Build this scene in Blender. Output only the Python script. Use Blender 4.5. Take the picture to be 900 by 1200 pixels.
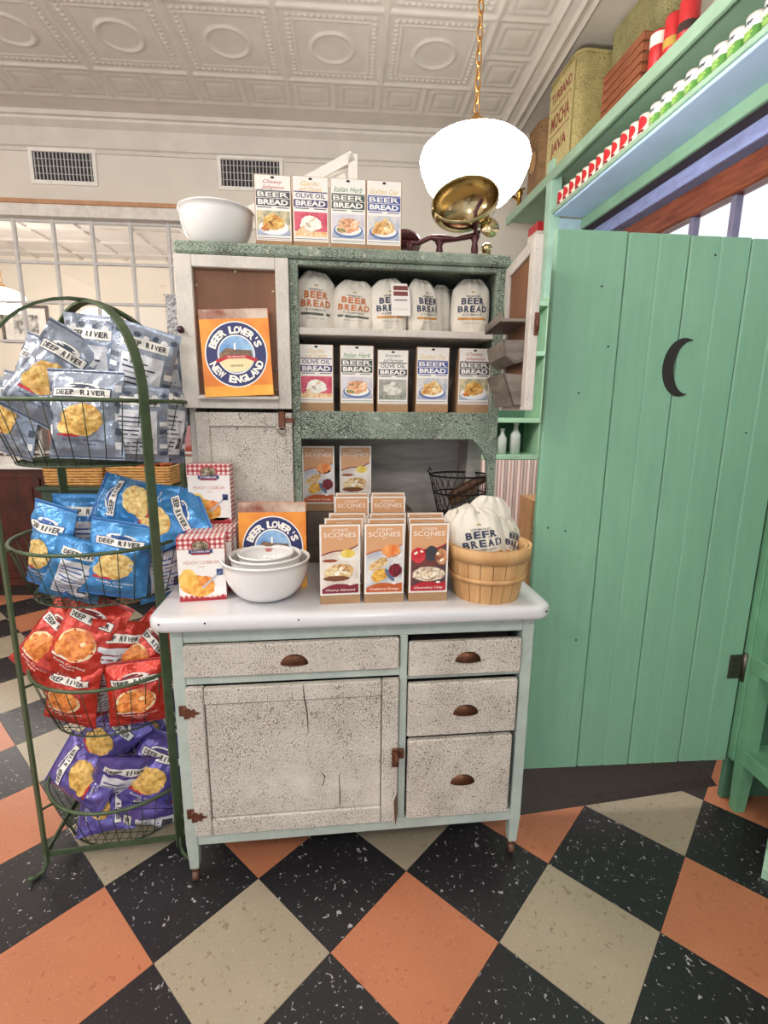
import bpy, math, random
from mathutils import Matrix, Vector, noise, Euler
PI = math.pi
SC = bpy.context.scene
COL = SC.collection
for o in list(bpy.data.objects):
    bpy.data.objects.remove(o)

# ------------------------------------------------------------------ camera, world, lights, exposure
FPX = 584.916
CR = Vector((0.99765, -0.06628, 0.01028)); CU = Vector((0.00312, 0.19678, 0.98044)); CF = Vector((0.06642, 0.97827, -0.19642))
CU = (CU - CR * CU.dot(CR) / CR.dot(CR)).normalized(); CR.normalize(); CF = CU.cross(CR).normalized()
CC = Vector((0, 0, 1.330571))
cam = bpy.data.cameras.new('camera'); cam.sensor_fit = 'VERTICAL'; cam.sensor_height = 36; cam.lens = 36 * FPX / 1200
cam.clip_start = .02; cam.clip_end = 100
camo = bpy.data.objects.new('camera', cam); COL.objects.link(camo)
camo.matrix_world = Matrix(((CR.x, CU.x, -CF.x, CC.x), (CR.y, CU.y, -CF.y, CC.y), (CR.z, CU.z, -CF.z, CC.z), (0, 0, 0, 1)))
SC.camera = camo
W = bpy.data.worlds.new('world'); SC.world = W; W.use_nodes = True
bg = W.node_tree.nodes['Background']; bg.inputs[0].default_value = (.90, .95, 1, 1); bg.inputs[1].default_value = .95
SC.view_settings.view_transform = 'Standard'; SC.view_settings.look = 'None'; SC.view_settings.gamma = 1
SC.view_settings.exposure = 0.36; SC.view_settings.use_curve_mapping = False
LAMP_STRENGTH = 32.0

def ray(x, y): return CF + CR * ((x - 450) / FPX) + CU * ((600 - y) / FPX)
def at_y(x, y, Y):
    d = ray(x, y); return CC + d * (Y / d.y)
def at_z(x, y, z):
    d = ray(x, y); return CC + d * ((z - CC.z) / d.z)

# ------------------------------------------------------------------ helpers
def lin(h):
    if isinstance(h, str):
        h = h.lstrip('#'); c = [int(h[i:i + 2], 16) / 255 for i in (0, 2, 4)]
    else: c = [v / 255 for v in h]
    return tuple(v / 12.92 if v <= .04045 else ((v + .055) / 1.055) ** 2.4 for v in c) + (1,)
MATS = {}
def nodes(name, rough=.6, metal=0, spec=.5):
    m = bpy.data.materials.new(name); m.use_nodes = True
    nt = m.node_tree; b = nt.nodes['Principled BSDF']
    b.inputs['Roughness'].default_value = rough; b.inputs['Metallic'].default_value = metal; b.inputs['Specular IOR Level'].default_value = spec
    return m, nt, b
def N(nt, t, **kw):
    n = nt.nodes.new(t)
    for k, v in kw.items():
        if k in n.inputs: n.inputs[k].default_value = v
        else: setattr(n, k, v)
    return n
def ramp(nt, fac, stops):
    r = nt.nodes.new('ShaderNodeValToRGB'); nt.links.new(fac, r.inputs[0])
    e = r.color_ramp.elements
    while len(e) > 1: e.remove(e[0])
    e[0].position, e[0].color = stops[0]
    for p, c in stops[1:]:
        x = e.new(p); x.color = c
    return r.outputs[0]
def mixc(nt, fac, a, b, mode='MIX'):
    m = nt.nodes.new('ShaderNodeMix'); m.data_type = 'RGBA'; m.blend_type = mode
    for s, v in ((m.inputs[0], fac), (m.inputs[6], a), (m.inputs[7], b)):
        if hasattr(v, 'node'): nt.links.new(v, s)
        else: s.default_value = v
    return m.outputs[2]
def coords(nt, scale=(1, 1, 1), world=False):
    mp = nt.nodes.new('ShaderNodeMapping'); mp.inputs['Scale'].default_value = scale
    if world: nt.links.new(nt.nodes.new('ShaderNodeNewGeometry').outputs['Position'], mp.inputs[0])
    else: nt.links.new(nt.nodes.new('ShaderNodeTexCoord').outputs['Object'], mp.inputs[0])
    return mp.outputs[0]
def bump(nt, b, h, strength=.3, dist=.002):
    n = nt.nodes.new('ShaderNodeBump'); n.inputs['Strength'].default_value = strength; n.inputs['Distance'].default_value = dist
    nt.links.new(h, n.inputs['Height']); nt.links.new(n.outputs[0], b.inputs['Normal'])
W1, K0 = (1, 1, 1, 1), (0, 0, 0, 1)
def M(hexc, rough=.6, metal=0, var=.12, scale=14, bmp=0, spec=.5, world=False, stretch=(1, 1, 1)):
    """plain colour with a little noise variation"""
    key = (str(hexc), rough, metal, var, scale, bmp, spec, world, stretch)
    if key in MATS: return MATS[key]
    m, nt, b = nodes('paint_' + str(hexc).strip('#'), rough, metal, spec)
    c = lin(hexc)
    if var or bmp:
        n = N(nt, 'ShaderNodeTexNoise', Scale=scale, Detail=4); nt.links.new(coords(nt, stretch, world), n.inputs['Vector'])
        d = tuple(v * (1 - var) for v in c[:3]) + (1,); u = tuple(min(1, v * (1 + var)) for v in c[:3]) + (1,)
        nt.links.new(ramp(nt, n.outputs[0], [(.3, d), (.7, u)]), b.inputs['Base Color'])
        if bmp: bump(nt, b, n.outputs[0], bmp)
    else: b.inputs['Base Color'].default_value = c
    MATS[key] = m; return m
def food(c1, c2, scale=90, c3=None):
    key = ('food', c1, c2, scale, c3)
    if key in MATS: return MATS[key]
    m, nt, b = nodes('print_' + c1.strip('#') + c2.strip('#'), .45)
    n = N(nt, 'ShaderNodeTexNoise', Scale=scale, Detail=3); nt.links.new(coords(nt), n.inputs['Vector'])
    st = [(.36, lin(c1)), (.6, lin(c2))]
    if c3: st.append((.72, lin(c3)))
    nt.links.new(ramp(nt, n.outputs[0], st), b.inputs['Base Color'])
    MATS[key] = m; return m
def crackle(name, base, crack, scale=120, stretch=(1, 1, .55), width=.05, wear=None, wearamt=.6, dirt=.25):
    if name in MATS: return MATS[name]
    m, nt, b = nodes(name, .7)
    co = coords(nt, stretch)
    wn = N(nt, 'ShaderNodeTexNoise', Scale=22, Detail=3); nt.links.new(co, wn.inputs['Vector'])
    off = N(nt, 'ShaderNodeVectorMath', operation='SCALE'); nt.links.new(wn.outputs[1], off.inputs[0]); off.inputs['Scale'].default_value = .02
    ad = N(nt, 'ShaderNodeVectorMath', operation='ADD'); nt.links.new(co, ad.inputs[0]); nt.links.new(off.outputs[0], ad.inputs[1])
    v = N(nt, 'ShaderNodeTexVoronoi', feature='DISTANCE_TO_EDGE', Scale=scale); nt.links.new(ad.outputs[0], v.inputs['Vector'])
    big = N(nt, 'ShaderNodeTexNoise', Scale=5, Detail=5, Roughness=.65); nt.links.new(coords(nt), big.inputs['Vector'])
    th = N(nt, 'ShaderNodeMapRange'); nt.links.new(big.outputs[0], th.inputs[0])
    th.inputs[1].default_value = .32; th.inputs[2].default_value = .72; th.inputs[3].default_value = width * .15; th.inputs[4].default_value = width * 2.2
    lt = N(nt, 'ShaderNodeMath', operation='DIVIDE'); nt.links.new(v.outputs['Distance'], lt.inputs[0]); nt.links.new(th.outputs[0], lt.inputs[1])
    mask = ramp(nt, lt.outputs[0], [(.35, K0), (1, W1)])
    bc = lin(base); dk = tuple(x * (1 - dirt) for x in bc[:3]) + (1,)
    fn = N(nt, 'ShaderNodeTexNoise', Scale=9, Detail=6, Roughness=.7); nt.links.new(coords(nt), fn.inputs['Vector'])
    tone = ramp(nt, fn.outputs[0], [(.35, dk), (.62, bc)])
    if wear:
        wn2 = N(nt, 'ShaderNodeTexNoise', Scale=38, Detail=8, Roughness=.75); nt.links.new(coords(nt, (1, 1, 1)), wn2.inputs['Vector'])
        tone = mixc(nt, ramp(nt, wn2.outputs[0], [(wearamt, K0), (wearamt + .05, W1)]), tone, lin(wear))
    nt.links.new(mixc(nt, mask, lin(crack), tone), b.inputs['Base Color'])
    bump(nt, b, mask, .35, .001)
    MATS[name] = m; return m
def wood(name, c1, c2, rough=.55, scale=6, stretch=(1, 8, 8), bmp=.15):
    if name in MATS: return MATS[name]
    m, nt, b = nodes(name, rough)
    n = N(nt, 'ShaderNodeTexNoise', Scale=scale, Detail=6, Roughness=.6, Distortion=.6); nt.links.new(coords(nt, stretch), n.inputs['Vector'])
    nt.links.new(ramp(nt, n.outputs[0], [(.3, lin(c1)), (.68, lin(c2))]), b.inputs['Base Color'])
    if bmp: bump(nt, b, n.outputs[0], bmp)
    MATS[name] = m; return m
def emis(name, col, s):
    if name in MATS: return MATS[name]
    m, nt, b = nodes(name, .3); b.inputs['Base Color'].default_value = lin(col)
    b.inputs['Emission Color'].default_value = lin(col); b.inputs['Emission Strength'].default_value = s
    MATS[name] = m; return m
def pane_glass():
    if 'glass' in MATS: return MATS['glass']
    m, nt, b = nodes('window_glass'); nt.nodes.remove(b)
    t = N(nt, 'ShaderNodeBsdfTransparent'); g = N(nt, 'ShaderNodeBsdfGlossy', Roughness=.02); mx = nt.nodes.new('ShaderNodeMixShader'); mx.inputs[0].default_value = .08
    nt.links.new(t.outputs[0], mx.inputs[1]); nt.links.new(g.outputs[0], mx.inputs[2]); nt.links.new(mx.outputs[0], nt.nodes['Material Output'].inputs[0])
    MATS['glass'] = m; return m

class MB:
    """collects geometry for ONE mesh"""
    def __init__(s): s.v = []; s.f = []; s.m = []; s.sm = []; s.mats = []
    def mi(s, mat):
        if mat not in s.mats: s.mats.append(mat)
        return s.mats.index(mat)
    def add(s, vs, fs, mat, smooth=False, xf=None):
        o = len(s.v); i = s.mi(mat)
        if xf is not None: vs = [xf @ Vector(v) for v in vs]
        s.v += [tuple(v) for v in vs]
        for f in fs: s.f.append([o + k for k in f]); s.m.append(i); s.sm.append(smooth)
        return s
    def box(s, a, b, mat, bev=0, xf=None):
        x0, y0, z0 = a; x1, y1, z1 = b
        if not bev:
            vs = [(x, y, z) for x in (x0, x1) for y in (y0, y1) for z in (z0, z1)]
            fs = [(0, 1, 3, 2), (4, 6, 7, 5), (0, 4, 5, 1), (2, 3, 7, 6), (0, 2, 6, 4), (1, 5, 7, 3)]
            return s.add(vs, fs, mat, False, xf)
        # chamfered box: three vertices per corner
        vs = []; idx = {}
        c = ((x0, x1), (y0, y1), (z0, z1)); sg = (1, -1)
        for i in (0, 1):
            for j in (0, 1):
                for k in (0, 1):
                    p = [c[0][i], c[1][j], c[2][k]]; d = [sg[i] * bev, sg[j] * bev, sg[k] * bev]
                    for a_ in range(3):
                        q = [p[t] + (0 if t == a_ else d[t]) for t in range(3)]
                        idx[(i, j, k, a_)] = len(vs); vs.append(q)
        I = idx; fs = []
        for a_ in range(3):
            b_, c_ = (a_ + 1) % 3, (a_ + 2) % 3
            for e in (0, 1):
                loop = []
                for (p, q) in ((0, 0), (1, 0), (1, 1), (0, 1)):
                    t = [0, 0, 0]; t[a_] = e; t[b_] = p; t[c_] = q; loop.append(I[(*t, a_)])
                fs.append(loop if e else loop[::-1])
        for a_ in range(3):      # edges along axis a_
            b_, c_ = (a_ + 1) % 3, (a_ + 2) % 3
            for p in (0, 1):
                for q in (0, 1):
                    t0 = [0, 0, 0]; t0[b_] = p; t0[c_] = q; t1 = list(t0); t1[a_] = 1
                    l = [I[(*t0, b_)], I[(*t1, b_)], I[(*t1, c_)], I[(*t0, c_)]]
                    fs.append(l if p != q else l[::-1])
        for i in (0, 1):
            for j in (0, 1):
                for k in (0, 1):
                    l = [I[(i, j, k, 0)], I[(i, j, k, 1)], I[(i, j, k, 2)]]
                    fs.append(l if (i + j + k) % 2 else l[::-1])
        return s.add(vs, fs, mat, False, xf)
    def prism(s, poly, h0, h1, mat, axis='z', xf=None, smooth=False):
        n = len(poly)
        def P(u, v, h): return {'z': (u, v, h), 'y': (u, h, v), 'x': (h, u, v)}[axis]
        vs = [P(u, v, h0) for u, v in poly] + [P(u, v, h1) for u, v in poly]
        fs = [list(range(n))[::-1], list(range(n, 2 * n))] + [(i, (i + 1) % n, n + (i + 1) % n, n + i) for i in range(n)]
        return s.add(vs, fs, mat, smooth, xf)
    def lathe(s, prof, mat, n=24, xf=None, smooth=True, caps=True):
        vs = []; fs = []
        for r, z in prof:
            for i in range(n): a = 2 * PI * i / n; vs.append((r * math.cos(a), r * math.sin(a), z))
        for j in range(len(prof) - 1):
            for i in range(n):
                k = (i + 1) % n; fs.append((j * n + i, j * n + k, (j + 1) * n + k, (j + 1) * n + i))
        if caps:
            if prof[0][0] > 1e-4: fs.append(list(range(n))[::-1])
            if prof[-1][0] > 1e-4: fs.append(list(range((len(prof) - 1) * n, len(prof) * n)))
        return s.add(vs, fs, mat, smooth, xf)
    def tube(s, path, r, mat, n=6, closed=False, xf=None, smooth=True, flat=None, up=None):
        """sweep; flat=(width, thickness) gives a strip"""
        path = [Vector(p) for p in path]; L = len(path); vs = []; fs = []
        nrm = None
        for i, p in enumerate(path):
            if closed: t = path[(i + 1) % L] - path[i - 1]
            else: t = path[min(i + 1, L - 1)] - path[max(i - 1, 0)]
            t.normalize()
            if up is not None: a = Vector(up)
            elif nrm is None: a = Vector((0, 0, 1)) if abs(t.z) < .9 else Vector((1, 0, 0))
            else: a = nrm
            a = (a - t * a.dot(t)).normalized(); nrm = a; b = t.cross(a)
            if flat:
                w, h = flat
                for (x, y) in ((-w / 2, -h / 2), (w / 2, -h / 2), (w / 2, h / 2), (-w / 2, h / 2)): vs.append(p + a * x + b * y)
            else:
                rr = r[i] if isinstance(r, (list, tuple)) else r
                for k in range(n):
                    an = 2 * PI * k / n; vs.append(p + a * (rr * math.cos(an)) + b * (rr * math.sin(an)))
        m = 4 if flat else n
        for i in range(L if closed else L - 1):
            j = (i + 1) % L
            for k in range(m):
                q = (k + 1) % m; fs.append((i * m + k, i * m + q, j * m + q, j * m + k))
        if not closed: fs += [list(range(m))[::-1], list(range((L - 1) * m, L * m))]
        return s.add(vs, fs, mat, smooth and not flat, xf)
    def grid(s, nu, nv, fn, mat, smooth=True, closeu=False):
        vs = [fn(i / nu, j / nv) for j in range(nv + 1) for i in range(nu + 1)]; w = nu + 1
        fs = [(j * w + i, j * w + i + 1, (j + 1) * w + i + 1, (j + 1) * w + i) for j in range(nv) for i in range(nu)]
        return s.add(vs, fs, mat, smooth)
    def mesh(s, name):
        me = bpy.data.meshes.new(name); me.from_pydata(s.v, [], s.f)
        for m in s.mats: me.materials.append(m)
        me.polygons.foreach_set('material_index', s.m); me.polygons.foreach_set('use_smooth', s.sm)
        me.update(); return me
    def build(s, name, parent=None, loc=(0, 0, 0), rot=(0, 0, 0)): return obj(name, s.mesh(name), parent, loc, rot)
def obj(name, me, parent=None, loc=(0, 0, 0), rot=(0, 0, 0)):
    o = bpy.data.objects.new(name, me); COL.objects.link(o); o.parent = parent; o.location = loc; o.rotation_euler = rot
    return o
def tag(o, label, cat, group=None):
    o['label'] = label; o['category'] = cat
    if group: o['group'] = group
    return o
def thing(name, label, cat, loc=(0, 0, 0), rot=(0, 0, 0), group=None):
    return tag(obj(name, None, None, loc, rot), label, cat, group)
def struct(o): o['kind'] = 'structure'; return o
def stuff(o): o['kind'] = 'stuff'; return o
def dup(root, loc, rot=None, label=None, group=None):
    r = root.copy(); COL.objects.link(r); r.location = loc
    if rot is not None: r.rotation_euler = rot
    if label: r['label'] = label
    if group: r['group'] = group
    for ch in root.children:
        c = ch.copy(); COL.objects.link(c); c.parent = r
        for g in ch.children:
            d = g.copy(); COL.objects.link(d); d.parent = c
    return r
# ---- flat print -------------------------------------------------------------
TXT = {}
def text_mesh(body, bold=0, shear=0):
    k = (body, bold, shear)
    if k not in TXT:
        cu = bpy.data.curves.new('t', 'FONT'); cu.body = body; cu.resolution_u = 2; cu.offset = bold; cu.shear = shear
        ob = bpy.data.objects.new('t', cu); me = bpy.data.meshes.new_from_object(ob)
        vs = [(v.co.x, v.co.y) for v in me.vertices]; fs = [list(p.vertices) for p in me.polygons]
        bpy.data.objects.remove(ob); bpy.data.curves.remove(cu); bpy.data.meshes.remove(me)
        xs = [v[0] for v in vs] or [0]; ys = [v[1] for v in vs] or [0]
        TXT[k] = (vs, fs, min(xs), max(xs), min(ys), max(ys))
    return TXT[k]
class Print:
    """flat printed shapes in (u right, v up); layer k lies k*eps proud of the surface"""
    def __init__(s, eps=.00035): s.items = []; s.eps = eps
    def add(s, vs, fs, mat, layer): s.items.append((vs, fs, mat if not isinstance(mat, str) else M(mat, .5, 0, 0), layer)); return s
    def rect(s, x0, y0, x1, y1, mat, layer=1, seg=1):
        vs = [(x0 + (x1 - x0) * i / seg, y0 + (y1 - y0) * j / seg) for j in range(seg + 1) for i in range(seg + 1)]; w = seg + 1
        return s.add(vs, [(j * w + i, j * w + i + 1, (j + 1) * w + i + 1, (j + 1) * w + i) for j in range(seg) for i in range(seg)], mat, layer)
    def poly(s, pts, mat, layer=1): return s.add(pts, [list(range(len(pts)))], mat, layer)
    def ell(s, cx, cy, rx, ry, mat, layer=1, n=22, jit=0, seed=0, rot=0, rings=1):
        rnd = random.Random(seed); vs = [(cx, cy)]; fs = []
        js = [1 + jit * rnd.uniform(-1, 1) for _ in range(n)]
        for k in range(1, rings + 1):
            for i in range(n):
                a = 2 * PI * i / n; q = k / rings * js[i]; x, y = rx * q * math.cos(a), ry * q * math.sin(a)
                vs.append((cx + x * math.cos(rot) - y * math.sin(rot), cy + x * math.sin(rot) + y * math.cos(rot)))
        fs += [(0, 1 + i, 1 + (i + 1) % n) for i in range(n)]
        for k in range(rings - 1):
            for i in range(n):
                a, b = 1 + k * n + i, 1 + k * n + (i + 1) % n; fs.append((a, a + n, b + n, b))
        return s.add(vs, fs, mat, layer)
    def text(s, body, cx, cy, w, h, mat, layer=2, bold=.02, shear=0, rot=0):
        vs, fs, x0, x1, y0, y1 = text_mesh(body, bold, shear)
        sx = w / max(1e-6, x1 - x0); sy = h / max(1e-6, y1 - y0); c, n = math.cos(rot), math.sin(rot); out = []
        for x, y in vs:
            x = (x - (x0 + x1) / 2) * sx; y = (y - (y0 + y1) / 2) * sy; out.append((cx + x * c - y * n, cy + x * n + y * c))
        return s.add(out, fs, mat, layer)
    def arc(s, body, cx, cy, r, h, mat, a0, a1, layer=3, bold=.03, top=True):
        """letters along a circle between angles a0..a1 (degrees, from the top, clockwise)"""
        n = len(body)
        for i, ch in enumerate(body):
            if ch == ' ': continue
            a = math.radians(a0 + (a1 - a0) * i / (n - 1))
            wid = h * (.45 if ch in "I'" else .85) * (.45 if ch == "'" else 1)
            hh = h * (.4 if ch == "'" else 1)
            if top: s.text(ch, cx + (r + (h * .3 if ch == "'" else 0)) * math.sin(a), cy + (r + (h * .3 if ch == "'" else 0)) * math.cos(a), wid, hh, mat, layer, bold, 0, -a)
            else: s.text(ch, cx + r * math.sin(a), cy - r * math.cos(a), wid, hh, mat, layer, bold, 0, a)
        return s
    def mesh(s, name, fmap=None):
        b = MB()
        for vs, fs, mat, layer in s.items:
            d = layer * s.eps
            b.add([fmap(u, v, d) for u, v in vs] if fmap else [(u, -d, v) for u, v in vs], fs, mat, False)
        return b.mesh(name)

# cabinet frame: x along its front, y into its depth, z up
CA = Vector((-.453, 1.222, 0)); CYAW = math.radians(2.5)
CM = Matrix.Translation(CA) @ Matrix.Rotation(CYAW, 4, 'Z')
def cab(x, y, z): return CM @ Vector((x, y, z))
# right-hand wall frame: x towards the wall, y along it away from the viewer
WYAW = math.atan(.06); WM = Matrix.Translation((1.33, 2.8, 0)) @ Matrix.Rotation(WYAW, 4, 'Z')
def wal(x, y, z): return WM @ Vector((x, y, z))

# ================================================================== THE SETTING
WALLC = M('#d8d0c6', .8, 0, .04, 3)
CEILC = M('#cfc8c0', .55, 0, .05, 8)
WHITEP = M('#e4e0da', .5, 0, .06, 12)
WALL_Y = 4.35; CEIL_Z = 3.42
def floor_mat(name, base, flecks, amt, sc=70):
    m, nt, b = nodes(name, .32)
    n = N(nt, 'ShaderNodeTexNoise', Scale=sc, Detail=2.5, Roughness=.5, Distortion=.8); nt.links.new(coords(nt, (1, 1, 1), True), n.inputs['Vector'])
    n2 = N(nt, 'ShaderNodeTexNoise', Scale=sc * 2.6, Detail=3); nt.links.new(coords(nt, (1, 1.7, 1), True), n2.inputs['Vector'])
    n3 = N(nt, 'ShaderNodeTexNoise', Scale=3, Detail=4); nt.links.new(coords(nt, (1, 1, 1), True), n3.inputs['Vector'])
    c = lin(base); d = tuple(v * .86 for v in c[:3]) + (1,)
    t = ramp(nt, n3.outputs[0], [(.35, d), (.65, c)])
    t = mixc(nt, ramp(nt, n.outputs[0], [(amt, K0), (amt + .025, W1)]), t, lin(flecks[0]))
    t = mixc(nt, ramp(nt, n2.outputs[0], [(amt + .01, K0), (amt + .04, W1)]), t, lin(flecks[1]))
    nt.links.new(t, b.inputs['Base Color']); bump(nt, b, n2.outputs[0], .03, .001)
    return m
TILE_M = [floor_mat('tile_charcoal', '#29282b', ('#a9a6a8', '#5d5b60'), .658), floor_mat('tile_orange', '#bf7b5a', ('#a8654a', '#d29678'), .64, 60), floor_mat('tile_tan', '#a79b87', ('#887b68', '#bfb3a0'), .64, 60)]
floor = struct(MB().box((-4.6, -2.6, -.08), (2.6, 8.2, -.004), M('#57504a', .8)).build('floor'))
T = .3048; U2 = Vector((math.sqrt(.5), -math.sqrt(.5))); V2 = Vector((math.sqrt(.5), math.sqrt(.5))); T00 = Vector((-.485, 1.016))
tmesh = []
for m in TILE_M:
    g = .0006; tmesh.append(MB().box((g, g, -.004), (T - g, T - g, 0), m, .0004).mesh('tile'))
far = [MB(), MB(), MB()]
for i in range(-22, 16):
    for j in range(-22, 26):
        c = T00 + U2 * (T * (i + .5)) + V2 * (T * (j + .5))
        k = 0 if (i + j) % 2 else (1 if i % 2 else 2)
        if not (-4.3 < c.x < 2.4 and -2.4 < c.y < 4.3): continue
        p = T00 + U2 * (T * i) + V2 * (T * j)
        # in view: inside the frustum on the floor
        if c.y > .62 and -.30 - .72 * c.y < c.x < .25 + .92 * c.y and c.x < 1.75:
            obj('tile', tmesh[k], floor, (p.x, p.y, 0), (0, 0, -PI / 4))
        else:
            far[k].box((0, 0, -.004), (T, T, 0), TILE_M[k], 0, Matrix.Translation((p.x, p.y, 0)) @ Matrix.Rotation(-PI / 4, 4, 'Z'))
for k in range(3): stuff(far[k].build('tile_field', floor))

# ceiling with pressed-tin panels
ceil = struct(MB().box((-4.6, -2.6, CEIL_Z + .012), (2.6, WALL_Y + .1, CEIL_Z + .1), CEILC).build('ceiling'))
def sm(e0, e1, x):
    t = max(0, min(1, (x - e0) / (e1 - e0))); return t * t * (3 - 2 * t)
def ridge(d, w): return max(0, 1 - (d / w) ** 2)
def tin_big(u, v):
    x, y = u * 2 - 1, v * 2 - 1; q = max(abs(x), abs(y)); r = math.hypot(x, y); h = 0
    h += .012 * ridge(q - .985, .06)
    al = y if abs(x) > abs(y) else x
    h += .009 * ridge(q - .80, .05) * (.55 + .45 * math.cos(al * 56))
    h += .006 * ridge(q - .70, .022)
    h += .010 * ridge(r - .40, .05)
    h -= .005 * (1 - sm(.0, .36, r))
    return h
def tin_small(u, v):
    x, y = u * 2 - 1, v * 2 - 1; q = max(abs(x), abs(y))
    return .010 * ridge(q - .97, .08) + .008 * ridge(q - .66, .07) + .006 * (1 - sm(.3, .6, q))
def tin_mesh(S, fn, n):
    return MB().grid(n, n, lambda u, v: ((u - .5) * S, (.5 - v) * S, -.001 - fn(u, v)), CEILC).mesh('tin_panel')
PS = .607; big = tin_mesh(PS, tin_big, 84); small = tin_mesh(PS / 2, tin_small, 24)
CX = [-.098 + PS * k for k in range(-6, 2)]; CY = [3.44 - PS * k for k in range(0, 3)]
for x in CX:
    for y in CY: obj('tin_panel', big, ceil, (x, y, CEIL_Z + .012))
xr = CX[-1] + PS / 2 + PS / 4; yb = CY[0] + PS / 2 + PS / 4
for k in range(16): obj('border_panel', small, ceil, (CX[0] - PS / 4 + k * PS / 2, yb, CEIL_Z + .012))
for k in range(7): obj('border_panel', small, ceil, (xr, yb - k * PS / 2, CEIL_Z + .012))
# cornice mouldings
def cornice(name, prof, p0, p1, inward):
    p0, p1, n = Vector(p0), Vector(p1), Vector(inward); vs = []; fs = []
    for p in (p0, p1): vs += [p + n * a + Vector((0, 0, b)) for a, b in prof]
    L = len(prof); fs = [(i, i + 1, L + i + 1, L + i) for i in range(L - 1)]
    return struct(MB().add(vs, fs, CEILC, False).build(name))
cprof = [(0, -.21), (.012, -.21), (.012, -.185), (.03, -.178), (.032, -.15), (.02, -.145), (.022, -.12), (.05, -.065), (.10, -.035), (.105, -.02), (.13, -.018), (.13, 0.012)]
cornice('trim_1', cprof, (-4.6, WALL_Y, CEIL_Z), (2.5, WALL_Y, CEIL_Z), (0, -1, 0))
rprof = [(-.09, .012), (-.09, -.012), (-.07, -.025), (-.05, -.015), (-.01, -.02), (.01, -.034), (.03, -.02), (.05, -.012), (.07, -.03), (.09, -.012), (.09, .012)]
cornice('trim_2', rprof, (1.20, -2, CEIL_Z), (1.20, WALL_Y, CEIL_Z), (1, 0, 0))

# back wall with an opening for the paned screen
WX0, WX1, WZ0, WZ1 = -3.62, -.85, .94, 2.765
b = MB(); b.box((WX1, WALL_Y, 0), (2.6, WALL_Y + .12, CEIL_Z + .02), WALLC); b.box((-4.6, WALL_Y, WZ1), (WX1, WALL_Y + .12, CEIL_Z + .02), WALLC)
b.box((-4.6, WALL_Y, 0), (WX1, WALL_Y + .12, WZ0), WALLC); b.box((-4.6, WALL_Y, WZ0), (WX0, WALL_Y + .12, WZ1), WALLC)
struct(b.build('wall_back'))
struct(MB().box((-4.6, WALL_Y - .025, WZ1), (WX1 + .05, WALL_Y, WZ1 + .085), M('#d9d3cc', .6, 0, .12, 20), .003).build('trim_3'))
struct(MB().box((-4.6, WALL_Y - .035, WZ1 + .085), (WX1 + .05, WALL_Y, WZ1 + .115), M('#b98a66', .5, 0, .15, 20), .003).build('trim_4'))
win = struct(MB().box((WX0, WALL_Y + .02, WZ0 - .03), (WX1, WALL_Y + .09, WZ0), WHITEP).build('window_1'))
GS = .291; gx = [-1.424 + GS * k for k in range(-7, 2)]; gz = [2.75 - .297 * k for k in range(0, 7)]
MUN = M('#c9c5c4', .5, 0, .08, 20)
vm = MB().box((-.013, 0, WZ0), (.013, .03, WZ1), MUN, .004).mesh('mullion'); hm = MB().box((WX0, .004, -.011), (WX1, .026, .011), MUN, .004).mesh('glazing_bar')
for x in gx: obj('mullion', vm, win, (x, WALL_Y + .03, 0))
for z in gz: obj('glazing_bar', hm, win, (0, WALL_Y + .03, z))
pm = MB().box((-GS / 2 + .01, -.002, -.297 / 2 + .008), (GS / 2 - .01, .002, .297 / 2 - .008), pane_glass()).mesh('pane')
for x in gx[:-1]:
    for z in gz[1:]: obj('pane', pm, win, (x + GS / 2, WALL_Y + .045, z + .297 / 2))
# room behind the panes
struct(MB().box((-5.2, 7.9, 0), (.6, 8.0, 3.5), M('#e6dccb', .8, 0, .03, 3)).build('wall_far'))
struct(MB().box((-5.2, WALL_Y + .12, 0), (-5.1, 7.9, 3.5), WALLC).build('wall_far_left'))
struct(MB().box((.5, WALL_Y + .12, 0), (.6, 7.9, 3.5), WALLC).build('wall_far_right'))
b = MB().box((-5.2, WALL_Y + .12, 3.42), (.6, 7.9, 3.5), CEILC)
for k in range(7): b.box((-5.1, 4.7 + k * .48, 3.39), (.5, 4.74 + k * .48, 3.42), CEILC)
for k in range(10): b.box((-5 + k * .6, 4.47, 3.395), (-4.96 + k * .6, 7.9, 3.42), CEILC)
struct(b.build('ceiling_far'))
struct(MB().box((-4.6, -2.6, 0), (-4.5, WALL_Y, CEIL_Z), WALLC).build('wall_left'))
struct(MB().box((-4.6, WALL_Y, -.08), (.6, 8, -.004), M('#4a3a33', .5)).build('floor_far'))

# right wall (in its own frame), with a transom window
RW = M('#cfc8be', .8, 0, .05, 4)
b = MB()
b.box((.36, -4.9, 2.42), (.48, 1.6, CEIL_Z + .02), RW); b.box((.36, -4.9, 0), (.48, 1.6, 1.0), RW)
b.box((.36, 1.0, 1.0), (.48, 1.6, 2.42), RW); b.box((.36, -4.9, 1.0), (.48, -2.6, 2.42), RW)
wr = struct(b.build('wall_right')); wr.matrix_world = WM
RB = wood('window_oak', '#5c2416', '#8c4a30', .4, 5, (8, 1, 8))
w2 = struct(MB().box((.33, -2.6, 2.29), (.40, 1.0, 2.42), RB, .008).build('window_2')); w2.matrix_world = WM
def wpart(name, a, c, mat, bev=.003):
    o = MB().box(a, c, mat, bev).build(name, w2); return o
wpart('lower_rail', (.33, -2.6, 1.0), (.40, 1.0, 1.09), RB); wpart('side_stile', (.33, .9, 1.09), (.40, 1.0, 2.29), RB); wpart('side_stile', (.33, -2.6, 1.09), (.40, -2.5, 2.29), RB)
YS = [.90, .62, .34, .06, -.22, -.48, -.74, -1.0, -1.26, -1.52, -1.78, -2.04, -2.3, -2.5]
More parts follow.
